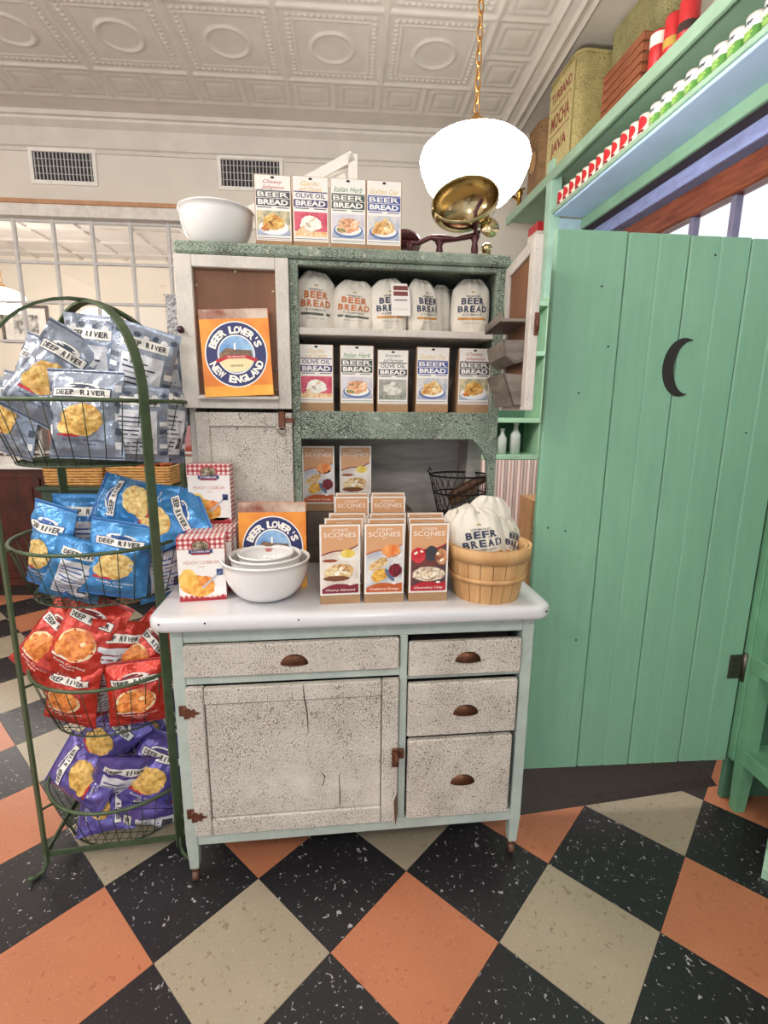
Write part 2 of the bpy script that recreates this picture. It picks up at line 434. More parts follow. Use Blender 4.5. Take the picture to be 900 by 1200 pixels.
for y in YS[1:-1]: wpart('mullion', (.345, y - .014, 1.09), (.385, y + .014, 2.29), M('#6f6a86', .4))
for a, c in zip(YS, YS[1:]): MB().box((.362, c, 1.09), (.366, a, 2.29), pane_glass()).build('pane', w2)
pr = Print().text('AB', 0, 0, .30, .20, M('#dfe3ea', .5, 0, 0), 1, .03)
o = obj('window_lettering', pr.mesh('window_lettering', lambda u, v, d: (.360 - d, -.84 + u, 2.14 + v)), w2)
# header boards above the transom
struct_o = struct(MB().box((.28, -3.2, 2.43), (.36, 1.1, 2.53), M('#8e98c8', .4, 0, .2, 10, 0, .5, False, (3, 1, 3)), .004).build('trim_5')); struct_o.matrix_world = WM  # blue window light is put into this board's colour
struct_o = struct(MB().box((.215, -3.2, 2.50), (.36, 1.1, 2.56), M('#3a2a26', .6), .002).build('trim_6')); struct_o.matrix_world = WM

# ================================================================== GREEN SHELF OVER THE WINDOW
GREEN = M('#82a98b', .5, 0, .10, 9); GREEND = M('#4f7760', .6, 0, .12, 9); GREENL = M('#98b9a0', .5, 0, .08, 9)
sh = thing('wall_shelf', 'long green painted wall shelf with cans above the window', 'shelf'); sh.matrix_world = WM
def p_(name, par, a, c, mat, bev=.003): return MB().box(a, c, mat, bev).build(name, par)
p_('top_board', sh, (0, -3.0, 2.80), (.36, 1.42, 2.83), GREENL); p_('rail', sh, (-.022, -3.0, 2.775), (0, 1.42, 2.835), GREENL)
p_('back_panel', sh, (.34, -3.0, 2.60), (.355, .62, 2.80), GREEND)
p_('can_board', sh, (-.01, -3.0, 2.578), (.34, .62, 2.60), GREENL)
p_('soffit', sh, (.0, -3.0, 2.562), (.215, .60, 2.578), M('#b4cfee', .45, 0, .05, 6))
p_('apron', sh, (.195, -3.0, 2.50), (.215, .62, 2.562), GREEN)
p_('post', sh, (-.02, .62, 0), (.05, .70, 2.90), M('#a9d0bd', .45, 0, .12, 9))
p_('end_board', sh, (.05, .62, 2.30), (.21, .64, 2.562), M('#a9c4cf', .45))
p_('far_board', sh, (0, .70, 2.44), (.36, 1.42, 2.465), GREENL); p_('far_rail', sh, (-.022, .70, 2.42), (0, 1.42, 2.475), GREENL)
# --- cans in the row
def can_mesh(kind):
    t = thing('can', 'x', 'can', group='x')
    R, H = .034, .088
    b = MB().lathe([(R, 0), (R + .001, .002), (R, .005), (R, H - .005), (R + .001, H - .002), (R, H), (R - .004, H - .002), (0, H - .002)], M('#d9d4cb', .35, .6, 0), 20); b.build('tin', t)
    def wrap(u, v, d): a = u / R - PI / 2; return ((R + .0006 + d) * math.cos(a), (R + .0006 + d) * math.sin(a), v)
    pr = Print(.0011)
    L = PI * R
    if kind == 'red':
        pr.rect(-L * .98, .008, L * .98, H - .008, M('#e9e2d2', .4, 0, 0), 0, 24)
        for k in (-.68, 0, .68):
            c = k * L
            pr.ell(c, .050, .030, .028, '#c8202a', 1, 18, 0, 0, 0, 5)
            pr.rect(c - .020, .010, c + .020, .022, '#7c2027', 1, 3)
    else:
        pr.rect(-L * .98, .008, L * .98, .046, M('#5e9a48', .4, 0, 0), 0, 24); pr.rect(-L * .98, .046, L * .98, H - .008, M('#e6e8e8', .4, 0, 0), 0, 24)
        for k in (-.68, 0, .68):
            c = k * L
            pr.ell(c, .026, .021, .016, food('#3f7d2e', '#a9cf6d', 260), 1, 14, .1, 1, 0, 2); pr.ell(c, .044, .020, .008, '#e8d9c8', 2, 12); pr.text('nier', c, .064, .036, .016, '#2a3646', 2, .02)
    obj('paper_label', pr.mesh('paper_label', wrap), t)
    return t
def rot_w(e=0): return (0, 0, WYAW - PI / 2 + e)
rc = can_mesh('red'); gc = can_mesh('green')
for k in range(12):
    l = wal(.032, .55 - k * .074, 2.60); o = rc if k == 0 else dup(rc, l); o.location = l; o.rotation_euler = rot_w(.1 * math.sin(k * 3))
    o['label'] = 'small white can with red teapot print, in the row on the green wall shelf'; o['group'] = 'red teapot cans on the wall shelf'
o['label'] = 'red teapot can nearest the green vegetable cans on the wall shelf'
for k in range(9):
    l = wal(.032, -.345 - k * .074, 2.60); o = gc if k == 0 else dup(gc, l); o.location = l; o.rotation_euler = rot_w(.1 * math.sin(k * 5))
    o['label'] = 'white and green vegetable can in the row on the green wall shelf'; o['group'] = 'green vegetable cans on the wall shelf'
# --- big tins and crate on the top board (z 2.835)
ZT = 2.835
def tin_box(name, label, y0, y1, x0, x1, h, mat, r=.05, pr=None, cat='tin', lid=True):
    t = thing(name, label, cat); t.matrix_world = WM @ Matrix.Translation(((x0 + x1) / 2, (y0 + y1) / 2, ZT))
    hx, hy = (x1 - x0) / 2, (y1 - y0) / 2; poly = []
    for cx, cy, a0 in ((hx - r, hy - r, 0), (-hx + r, hy - r, 90), (-hx + r, -hy + r, 180), (hx - r, -hy + r, 270)):
        for k in range(7): a = math.radians(a0 + 15 * k); poly.append((cx + r * math.cos(a), cy + r * math.sin(a)))
    MB().prism(poly, 0, h, mat).build('body', t)
    if lid: MB().prism([(x * 1.03, y * 1.03) for x, y in poly], h, h + .018, mat).build('lid', t); MB().prism([(x * 1.015, y * 1.015) for x, y in poly], 0, .012, mat).build('bottom_rim', t)
    if pr: obj('printed_front', pr.mesh('printed_front', lambda u, v, d: (-hx - .0008 - d, -u, v)), t)
    return t
RUST = crackle('aged_yellow_tin', '#b9ab72', '#6a5a34', 60, (1, 1, 1), .03, '#7a6438', .60, .3)
RUST2 = crackle('aged_olive_tin', '#a5a070', '#6a5a34', 60, (1, 1, 1), .03, '#7d7a4c', .62, .3)
BRZ = crackle('aged_bronze_tin', '#9a7852', '#54361f', 60, (1, 1, 1), .04, '#5f4228', .58, .35)
pr = Print()
for k, (s, w, hh, z) in enumerate((('TURBAND', .26, .055, .43), ('MOCHA', .24, .085, .29), ('JAVA', .20, .085, .13))):
    pr.text(s, 0, z, w, hh, '#8a3a2c', 2, .03)
pr.rect(-.16, .02, .16, .50, M('#c4b680', .6, 0, .2, 40), 1, 6)
for z in (.215, .365): pr.rect(-.13, z, .13, z + .006, '#8a3a2c', 2)
tin_box('coffee_tin', 'tall yellowed coffee tin with worn red lettering', .42, .80, .0, .30, .52, RUST, .06, pr)
tin_box('storage_tin', 'large plain olive tin with rounded corners behind the wooden crate', -.10, .405, .165, .345, .565, RUST2, .07)
pr = Print().ell(0, .20, .07, .09, '#6d4a2b', 1, 20, .05).ell(0, .20, .05, .07, '#b08a5a', 2, 20, .1, 3)
tin_box('bronze_tin', 'brown bronze tin with a worn oval picture beside the coffee tin', .86, 1.14, .0, .24, .40, BRZ, .08, pr)
cr = thing('wooden_crate', 'small slatted reddish wooden crate on the green wall shelf', 'crate'); cr.matrix_world = WM @ Matrix.Translation((.0, -.02, ZT))
CW = wood('crate_wood', '#6e3420', '#a2633f', .6, 8, (1, 1, 9))
for z in range(5):
    for (a, c) in (((0, -.20, 0), (.012, .14, .036)), ((.15, -.20, 0), (.162, .14, .036)), ((.012, -.20, 0), (.15, -.188, .036)), ((.012, .128, 0), (.15, .14, .036))):
        MB().box(a, c, CW, .003).build('slat', cr, (0, 0, .01 + z * .043))
for x in (.012, .138):
    for y in (-.188, .116): MB().box((x, y, 0), (x + .012, y + .012, .225), CW).build('corner_post', cr)
MB().box((.012, -.188, 0), (.15, .128, .01), CW).build('bottom_board', cr)
for k, (y, nm, lb) in enumerate(((-.27, 'red_can', 'red tin with white top next to the wooden crate'), (-.37, 'red_can', 'red and yellow tin with gold trim right of the white-topped red tin'), (-.46, 'red_can', 'red tin with dark band furthest along the wall shelf'))):
    t = tag(thing(nm, lb, 'tin'), lb, 'tin'); t.matrix_world = WM @ Matrix.Translation((.05, y, ZT))
    MB().lathe([(.04, 0), (.04, .17), (.037, .175), (0, .175)], M('#c42a2e', .35), 20).build('body', t)
    MB().lathe([(.0406, .115 if k == 0 else .05), (.0406, .165 if k == 0 else .085)], M('#ece6dc' if k == 0 else ('#c9a24a' if k == 1 else '#3c2a26'), .35), 20, caps=False).build('band', t)
# brass tap on the far rail
t = thing('brass_tap', 'polished brass tap on the far end of the green shelf', 'tap'); t.matrix_world = WM @ Matrix.Translation((.02, 1.27, ZT))
BR = M('#c9a050', .22, 1, .1)
q = MB(); q.lathe([(.03, 0), (.032, .01), (.016, .02), (.016, .10), (.024, .11), (.02, .135), (0, .14)], BR, 16); q.build('body', t)
MB().tube([(-.01, 0, .07), (-.06, -.01, .09), (-.12, -.02, .085), (-.155, -.03, .05)], .010, BR, 8).build('spout', t)
MB().tube([(-.04, .0, .15), (0, 0, .14), (.04, 0, .15)], .007, BR, 8).build('handle', t)

# ================================================================== GREEN PLANK DOOR
DG = None
def door_green():
    m, nt, b = nodes('door_green_paint', .42)
    n = N(nt, 'ShaderNodeTexNoise', Scale=7, Detail=6, Roughness=.65); nt.links.new(coords(nt, (6, 6, .8), True), n.inputs['Vector'])
    n2 = N(nt, 'ShaderNodeTexNoise', Scale=50, Detail=3); nt.links.new(coords(nt, (1, 1, .4), True), n2.inputs['Vector'])
    nt.links.new(ramp(nt, n.outputs[0], [(.25, lin('#7cab90')), (.75, lin('#86b699'))]), b.inputs['Base Color']); bump(nt, b, n2.outputs[0], .08, .002)
    return m
DG = door_green(); DARK = M('#23201f', .7)
DY = 1.44
dr = thing('plank_door', 'green painted plank door with a black crescent moon', 'door', (0, DY, 0), (0, 0, math.radians(.3)))
DX = [.560, .765, .945, 1.125, 1.30]; DZ0, DZ1 = .157, 1.822
for k in range(4):
    x0, x1 = DX[k] + .0012, DX[k + 1] - .0012; xm = (x0 + x1) / 2; g = .004
    # profile in (x, y): bevelled edges and a bead groove down the middle (not on the outer plank)
    prof = [(x0, .02), (x0, g), (x0 + g, 0)] + ([] if k == 0 else [(xm - .004, 0), (xm - .001, .004), (xm + .003, .001), (xm + .0045, 0)]) + [(x1 - g, 0), (x1, g), (x1, .02)]
    MB().prism(prof[::-1], DZ0 + (.001 * k), DZ1 - .002 * k, DG, 'z').build('plank', dr)
for z in (.30, 1.0, 1.66): MB().box((.57, .0205, z), (1.29, .042, z + .09), DG, .003).build('batten', dr)
mo = []
for k in range(17): a = math.radians(75 + 210 * k / 16); mo.append((.052 + .075 * math.cos(a) * .78, .082 * math.sin(a)))
for k in range(15): a = math.radians(285 - 210 * (k + 1) / 16); mo.append((.079 + .058 * math.cos(a) * .85 - .004, .0775 * math.sin(a) * .97))
mo = [(.93 + x - .02 , 1.466 + z) for x, z in mo]
MB().prism(mo, -.004, -.0005, DARK, 'y').build('crescent_moon', dr)
HG = M('#6a625c', .35, .9, .15, 30)
h = MB().box((1.252, -.004, .47), (1.302, 0, .555), HG, .001).build('hinge', dr)
MB().lathe([(.008, .462), (.008, .563)], HG, 10, Matrix.Translation((1.303, -.006, 0))).build('hinge_knuckle', h)
for z in (.485, .512, .54): MB().lathe([(.004, 0), (.003, .002)], M('#3d3835', .4, .9, 0), 8, Matrix.Translation((1.267, -.004, z)) @ Matrix.Rotation(PI / 2, 4, 'X')).build('screw', h)
for (x, z) in ((1.02, 1.77), (.70, 1.68), (.735, 1.52), (.66, 1.39), (.655, .98), (.60, .99), (1.19, 1.28), (.72, .62)): MB().lathe([(.003, 0), (.003, .001)], DARK, 6, Matrix.Translation((x, -.0002, z)) @ Matrix.Rotation(PI / 2, 4, 'X')).build('nail_head', dr)
# dark mat under the door
mt = MB(); P0, P1 = at_z(606, 956, 0), at_z(832, 922, 0)
dv = (P1 - P0).normalized(); nv = Vector((-dv.y, dv.x, 0)); L = (P1 - P0).length
mt.prism([(0, 0), (.03, .012), (.9, .012), (.9, 0)], -.12, L + .03, M('#2e2422', .55, 0, .25, 60), 'x')
o = tag(mt.build('floor_mat', None, (P0.x, P0.y, .0)), 'dark brown rubber floor mat under the green plank door', 'mat'); o.rotation_euler = (0, 0, math.atan2(dv.y, dv.x))

# near green stand on the right
st = thing('green_stand', 'green wooden shelf stand hinged to the plank door at right edge', 'stand', (1.306, 1.402, 0), (0, 0, 0))
GL = M('#6fa582', .5, 0, .15, 12)
def post(x, y): MB().prism([(x - .0, y - .02), (x + .045, y - .02), (x + .045, y + .02), (x, y + .02)], .20, 1.75, GL).build('post', st); MB().add([(x + .002, y - .015, 0), (x + .036, y - .015, 0), (x + .036, y + .015, 0), (x + .002, y + .015, 0), (x, y - .02, .2), (x + .045, y - .02, .2), (x + .045, y + .02, .2), (x, y + .02, .2)], [(3, 2, 1, 0), (4, 5, 6, 7), (0, 1, 5, 4), (1, 2, 6, 5), (2, 3, 7, 6), (3, 0, 4, 7)], GL).build('leg', st)
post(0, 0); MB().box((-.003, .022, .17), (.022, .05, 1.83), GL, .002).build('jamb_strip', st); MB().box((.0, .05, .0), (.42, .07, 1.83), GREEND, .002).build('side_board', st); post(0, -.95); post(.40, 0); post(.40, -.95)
for z in (.235, .56, .93, 1.33):
    MB().box((.006, -.98, z - .018), (.44, .02, z), GL, .003).build('shelf_board', st); MB().box((-.004, -.95, z - .05), (.006, -.0, z + .004), GL, .002).build('apron', st)
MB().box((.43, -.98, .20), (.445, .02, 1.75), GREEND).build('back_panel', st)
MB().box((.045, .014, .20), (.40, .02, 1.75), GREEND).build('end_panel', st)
for k in range(2): tag(MB().lathe([(.03, 0), (.045, .02), (.05, .07), (.035, .10), (.03, .12), (.034, .125)], M('#d8c7a6', .4), 18).build('stoneware_jar', None, (1.42 , 1.30 - k * .25, .235)), ('cream stoneware jar on the green stand nearest the plank door', 'cream stoneware jar on the green stand nearer the viewer')[k], 'jar')
b = MB().prism([(0, 0), (.12, .0), (.12, .05), (.05, .06), (0, .03)], 0, .06, M('#9cc4a8', .5), 'x')
tag(b.build('wooden_foot_block', None, (1.20, 1.15, 0), (0, 0, -.8)), 'pale green painted wooden foot at the bottom right corner', 'furniture foot')

# ================================================================== HOOSIER CABINET
CREAM = crackle('crackled_cream_paint', '#dbd5cc', '#80756a', 215, (1.25, 1, .55), .075, '#9a8f86', .70, .14)
CREAMH = crackle('crackled_cream_drawer', '#dbd4ca', '#80756a', 215, (.6, 1, 1.1), .07, '#9a8f86', .68, .16)
MINT = crackle('worn_mint_paint', '#bac6be', '#96a096', 260, (1, 1, .2), .012, '#8c9484', .64, .2)
AGED = crackle('alligatored_green_paint', '#9aa999', '#454d42', 190, (.5, 1, 1), .09, '#c2c4b4', .58, .40)
LIGHTW = crackle('worn_white_paint', '#d6d0c8', '#a79d92', 240, (1, 1, .12), .014, '#8f857b', .645, .18)
BROWNP = wood('stained_brown_board', '#5e3a26', '#8a5d3f', .6, 4, (1, 1, .35))
RACKW = wood('dark_weathered_board', '#5f5750', '#857b72', .7, 5, (1, 1, 6))
GREYW = wood('grey_weathered_board', '#8f8680', '#b9b1aa', .7, 4, (1, 1, 6))
DARKW = wood('dark_inside_board', '#4a413b', '#6b6058', .7, 4, (1, 1, 6))
ENAM = None
def enamel():
    m, nt, b = nodes('white_enamel', .18)
    n = N(nt, 'ShaderNodeTexNoise', Scale=16, Detail=2); nt.links.new(coords(nt), n.inputs['Vector'])
    nt.links.new(ramp(nt, n.outputs[0], [(.80, lin('#d3d3d7')), (.82, lin('#1d1a19'))]), b.inputs['Base Color'])
    return m
ENAM = enamel()
RUSTM = M('#6e4433', .6, .5, .3, 60, .2); BRONZE = M('#5b3b2a', .38, .8, .3, 40)
cb = thing('kitchen_cabinet', 'old two-tier kitchen cabinet with crackled cream drawers and white enamel worktop', 'cabinet', CA, (0, 0, CYAW))
def cp(name, a, c, mat, bev=.002, par=None): return MB().box(a, c, mat, bev).build(name, par or cb)
D0, X0, X1 = .60, -.010, .962
# frame
for x in (X0, X1 - .032):
    for y in (0, D0 - .04):
        cp('corner_post', (x, y, .128), (x + .032, y + .04, .785), MINT)
        xx, yy = x + .016, y + .02
        lg = MB().add([(xx + sx * a, yy + sy * a, z) for a, z in ((.012, .045), (.016, .128)) for sx, sy in ((-1, -1), (1, -1), (1, 1), (-1, 1))], [(3, 2, 1, 0), (4, 5, 6, 7), (0, 1, 5, 4), (1, 2, 6, 5), (2, 3, 7, 6), (3, 0, 4, 7)], MINT).build('leg', cb)
        MB().lathe([(.010, .024), (.011, .045)], RUSTM, 10, Matrix.Translation((xx, yy, 0))).tube([(xx, yy, .03), (xx, yy - .006, .02)], .007, RUSTM, 6).build('caster_stem', lg)
        MB().lathe([(.010, -.009), (.017, -.007), (.017, .007), (.010, .009)], M('#6b4a3a', .5), 14, Matrix.Translation((xx, yy, .017)) @ Matrix.Rotation(PI / 2, 4, 'Y')).build('caster_wheel', lg)
cp('top_rail', (.022, .002, .740), (.93, .03, .785), MINT); cp('middle_rail', (.022, .002, .622), (.587, .03, .645), MINT)
cp('bottom_rail', (.022, .002, .128), (.93, .03, .166), MINT); cp('centre_stile', (.587, .002, .166), (.608, .03, .740), MINT)
for z in (.605, .4275): cp('drawer_rail', (.608, .008, z), (.93, .03, z + .012), MINT)
cp('side_panel', (X0 + .004, .04, .14), (X0 + .016, D0 - .04, .78), MINT); cp('side_panel', (X1 - .016, .04, .14), (X1 - .004, D0 - .04, .78), MINT)
cp('bottom_panel', (.01, .02, .14), (.94, D0 - .02, .155), DARKW); cp('back_panel', (.01, D0 - .02, .14), (.94, D0 - .005, .78), DARKW)
def cup_pull(par, x, z):
    b = MB(); n, mseg = 14, 6; vs = []; W_, H_, P_ = .042, .032, .020
    for j in range(mseg + 1):
        t = j / mseg * PI / 2
        for i in range(n + 1):
            a = PI * i / n; r = math.cos(t)
            vs.append((x + W_ * math.cos(a) * r, -P_ * math.sin(t) - .002, z - .012 + H_ * math.sin(a) * (.35 + .65 * r)))
    w = n + 1
    b.add(vs, [(j * w + i, j * w + i + 1, (j + 1) * w + i + 1, (j + 1) * w + i) for j in range(mseg) for i in range(n)], BRONZE, True)
    b.tube([(x - .042, -.002, z - .012)] + [(x + .043 * math.cos(PI - PI * k / 12), -.0025, z - .012 + .033 * math.sin(PI * k / 12)) for k in range(1, 12)] + [(x + .042, -.002, z - .012)], .003, BRONZE, 6)
    b.box((x - .036, -.003, z - .013), (x + .036, -.0005, z + .014), M('#33241c', .6))
    b.build('cup_pull', par)
def drawer(x0, x1, z0, z1, px, pz, tilt=0, mat=CREAMH):
    d = MB().box((x0, -.012, z0), (x1, .008, z1), mat, .004).build('drawer', cb)
    MB().box((x0 + .015, .008, z0 + .01), (x1 - .015, .40, z1 - .02), DARKW).build('drawer_box', d)
    h = obj('pull_mount', None, d, (0, -.012, 0)); bpy.data.objects.remove(h)
    cup_pull(d, px, pz); d.children[-1].location.y = -.010
    return d
drawer(.0225, .583, .648, .737, .304, .688)
drawer(.6105, .926, .622, .722, .774, .674)
drawer(.6105, .922, .438, .600, .774, .514)
drawer(.6125, .916, .170, .4255, .774, .292)
# base door: stiles, rails, sunk panel
dd = MB().box((.0700, -.008, .2260), (.5350, .004, .5685), CREAM).build('cabinet_door', cb)
for n_, a, c in (('stile', (.0225, -.014, .170), (.067, .006, .619)), ('stile', (.538, -.014, .168), (.584, .006, .617)), ('rail', (.0685, -.014, .571), (.5365, .006, .617)), ('rail', (.0685, -.014, .170), (.5365, .006, .223))): MB().box(a, c, CREAM, .003).build(n_, dd)
CRK = M('#4a3c33', .9, 0, .3, 60)
for pts in ([(.325, .617), (.328, .58), (.334, .53), (.336, .47)], [(.42, .228), (.421, .27), (.419, .335)], [(.372, .300), (.380, .33), (.368, .345)]):
    MB().tube([(x, -.0085 if .223 < z < .571 else -.0144, z) for x, z in pts], [.0008] + [.0017] * (len(pts) - 2) + [.0007], CRK, 5).build('paint_crack', dd)
for z in (.551, .235):   # ornamental strap hinges
    b = MB(); b.box((.000, -.004, z - .015), (.018, .0, z + .015), RUSTM, .001)
    b.prism([(.018, z - .013), (.03, z - .014), (.034, z - .008), (.042, z - .013), (.045, z - .004), (.058, z), (.045, z + .004), (.042, z + .013), (.034, z + .008), (.03, z + .014), (.018, z + .013)], -.0175, -.0142, RUSTM, 'y'); b.lathe([(.0045, z - .016), (.0045, z + .016)], RUSTM, 8, Matrix.Translation((.019, -.012, 0)))
    b.build('strap_hinge', dd)
b = MB().box((.566, -.021, .352), (.586, -.0142, .412), RUSTM, .003); b.tube([(.576, -.02, .40), (.578, -.034, .395), (.577, -.036, .37)], .006, RUSTM, 8); b.box((.586, -.012, .372), (.602, -.002, .40), RUSTM, .002); b.build('latch', dd)
MB().add([(.574, -.0148, .24), (.584, -.0148, .27), (.586, -.0148, .20), (.580, -.0148, .155), (.576, -.0148, .19)], [(0, 4, 3, 2, 1)], M('#5c4536', .8)).build('chipped_patch', dd)
# worktop: white enamel with rolled edge and rounded corners
ZW = .825
def rr(x0, y0, x1, y1, r, n=6):
    out = []
    for cx, cy, a0 in ((x1 - r, y1 - r, 0), (x0 + r, y1 - r, 90), (x0 + r, y0 + r, 180), (x1 - r, y0 + r, 270)):
        for k in range(n + 1): a = math.radians(a0 + 90 * k / n); out.append((cx + r * math.cos(a), cy + r * math.sin(a)))
    return out
b = MB(); rings = []
for ins, z in ((.012, .785), (.003, .789), (0, .798), (0, .812), (.004, .821), (.012, .825), (.03, .825)):
    rings.append([(x, y, z) for x, y in rr(-.055 + ins, -.04 + ins, 1.0 - ins, .625 - ins, .05 - min(ins, .02))])
n = len(rings[0]); vs = [p for r_ in rings for p in r_]
fs = [(j * n + i, j * n + (i + 1) % n, (j + 1) * n + (i + 1) % n, (j + 1) * n + i) for j in range(len(rings) - 1) for i in range(n)]
fs += [list(range(n))[::-1], list(range((len(rings) - 1) * n, len(rings) * n))]
b.add(vs, fs, ENAM, True); wt = b.build('worktop', cb)
for x, y in ((-.02, -.0385), (.09, -.0395), (.32, -.0385), (.975, -.0385)): MB().lathe([(0, .0008), (.002, .0006), (.0028, 0)], M('#241e1c', .8), 8, Matrix.Translation((x, y - .0012, .812)) @ Matrix.Rotation(PI / 2, 4, 'X')).build('enamel_chip', wt)
# upper tier
U = .32; ZB = 1.757; UB = .61
up = cb
cp('top_board', (-.02, U - .015, ZB), (.945, UB + .01, 1.79), AGED, .006)
cp('upper_side', (-.012, U + .012, ZW), (.008, UB, ZB), LIGHTW); cp('upper_side', (.918, U + .012, 1.25), (.932, UB, ZB), AGED)
cp('upper_divider', (.298, U + .012, ZW), (.312, UB, ZB), GREYW); cp('upper_back', (-.01, UB - .012, ZW), (.93, UB, ZB), GREYW)
cp('frame_stile', (.293, U, ZW + .002), (.318, U + .02, ZB), AGED); cp('frame_stile', (.908, U, 1.25), (.936, U + .02, ZB), AGED)
cp('frame_rail', (.318, U, 1.247), (.908, U + .022, 1.331), AGED); cp('frame_head', (.318, U, 1.742), (.908, U + .02, ZB), AGED)
cp('shelf_floor', (.312, U + .02, 1.315), (.918, UB - .012, 1.331), GREYW); cp('sack_shelf', (.318, U + .004, 1.553), (.908, UB - .012, 1.573), LIGHTW)
cp('lower_jamb', (.880, .46, ZW + .002), (.932, .58, 1.25), GREYW); 
b = MB(); pts = [(.936, .824), (.912, .824), (.908, 1.0), (.9, 1.10), (.905, 1.18), (.88, 1.225), (.86, 1.2475), (.936, 1.2475)]
b.prism([(.936, 1.2475), (.936, .93), (.918, .93), (.914, 1.10), (.905, 1.18), (.885, 1.22), (.855, 1.2475)], U, U + .018, AGED, 'y'); b.build('bracket', cb)
# upper-left door with stained panel
ul = MB().box((.028, U - .006, 1.372), (.258, U + .002, 1.722), BROWNP).build('upper_door', cb)
for n_, a, c in (('stile', (-.018, U - .024, 1.336), (.029, U - .002, 1.752)), ('stile', (.256, U - .024, 1.336), (.293, U - .002, 1.752)), ('rail', (.029, U - .024, 1.720), (.256, U - .002, 1.752)), ('rail', (.029, U - .024, 1.336), (.256, U - .002, 1.374)), ('ledge', (.03, U - .046, 1.362), (.258, U - .024, 1.371))): MB().box(a, c, LIGHTW, .002).build(n_, ul)
for x, z in ((.145, 1.715), (.036, 1.675), (.248, 1.665), (.250, 1.45), (.248, 1.39)): MB().lathe([(0, .003), (.004, .002), (.005, 0)], M('#b9a78a', .4, .6), 8, Matrix.Translation((x, U - .007, z)) @ Matrix.Rotation(PI / 2, 4, 'X')).build('tack', ul)
MB().lathe([(.004, 0), (.004, .012), (.010, .014), (.010, .022), (0, .024)], M('#4a2f3a', .4, .4), 10, Matrix.Translation((-.006, U - .024, 1.55)) @ Matrix.Rotation(PI / 2, 4, 'X')).build('door_knob', ul)
# lower-left panel door
ll = MB().box((.048, U - .002, ZW + .05), (.245, U + .006, 1.285), CREAM).build('bin_door', cb)
for n_, a, c in (('stile', (.010, U - .012, ZW + .003), (.049, U + .008, 1.325)), ('stile', (.244, U - .012, ZW + .003), (.292, U + .008, 1.325)), ('rail', (.049, U - .012, 1.284), (.244, U + .008, 1.325)), ('rail', (.049, U - .012, ZW + .003), (.244, U + .008, ZW + .051))): MB().box(a, c, CREAM, .002).build(n_, ll)
b = MB().box((.252, U - .018, 1.275), (.272, U - .0122, 1.330), RUSTM, .003); b.box((.272, U - .014, 1.295), (.298, U - .002, 1.31), RUSTM, .002); b.build('bin_latch', ll)
MB().tube([(.262 + .011 * math.cos(2 * PI * k / 14), U - .021, 1.272 + .011 * math.sin(2 * PI * k / 14)) for k in range(14)], .0022, M('#8b8078', .4, .8), 6, True).build('latch_ring', ll)
# open right door (hinged at the right stile, swung towards the viewer)
od = obj('open_door', None, cb, (.946, U - .004, 0), (0, 0, math.radians(-97.0)))
od2 = MB().box((.040, -.004, 1.374), (.262, .004, 1.722), BROWNP).mesh('panel'); od.data = None
bpy.data.objects.remove(od); od = obj('open_door', od2, cb, (.946, U - .006, 0), (0, 0, math.radians(-97.0)))
for n_, a, c in (('stile', (.0, -.011, 1.338), (.041, .011, 1.752)), ('stile', (.261, -.011, 1.338), (.304, .011, 1.752)), ('rail', (.041, -.011, 1.720), (.261, .011, 1.752)), ('rail', (.041, -.011, 1.338), (.261, .011, 1.376))): MB().box(a, c, LIGHTW, .002).build(n_, od)
for z, kind in ((1.56, 0), (1.485, 1), (1.378, 2)):      # racks stand off the inside face (-y side faces the shelves)
    b = MB()
    if kind == 0: b.box((.045, -.075, z), (.262, -.004, z + .008), RACKW, .001).box((.045, -.075, z), (.262, -.070, z + .022), RACKW)
    elif kind == 1: b.prism([(-.004, z - .02), (-.03, z - .028), (-.058, z - .008), (-.066, z + .03), (-.061, z + .03), (-.053, z - .004), (-.03, z - .02), (-.004, z - .012)], .045, .262, RACKW, 'x').prism([(-.004, z + .03), (-.004, z - .018), (-.03, z - .026), (-.058, z - .006), (-.066, z + .03)], .255, .262, RACKW, 'x')
    else: b.prism([(-.004, z - .03), (-.03, z - .03), (-.062, z + .055), (-.057, z + .057), (-.027, z - .024), (-.004, z - .024)], .045, .262, RACKW, 'x').prism([(-.004, z + .05), (-.004, z - .03), (-.03, z - .03), (-.062, z + .055)], .256, .262, RACKW, 'x')
    b.build('door_rack', od)
b = MB().box((.300, .0, 1.52), (.306, .012, 1.575), RUSTM, .002); b.tube([(.306, .004, 1.56), (.32, .004, 1.555), (.318, .004, 1.53)], .005, RUSTM, 6); b.build('door_latch', od)

# risers inside the opening
rs = tag(MB().box((0, 0, 0), (.36, .19, .175), DARKW, .003).build('wooden_riser', None, cab(.325, .405, ZW), (0, 0, CYAW)), 'dark wooden riser block standing at the back of the worktop', 'riser')
rs2 = tag(MB().box((0, 0, 0), (.205, .15, .035), DARKW, .003).build('low_riser', None, cab(.405, .245, ZW), (0, 0, CYAW)), 'low wooden riser under the rear scone cartons', 'riser')
rs3 = tag(MB().box((0, 0, 0), (.15, .135, .165), DARKW, .003).build('wooden_block', None, cab(.755, .325, ZW), (0, 0, CYAW)), 'dark wooden block carrying the wire basket', 'riser')

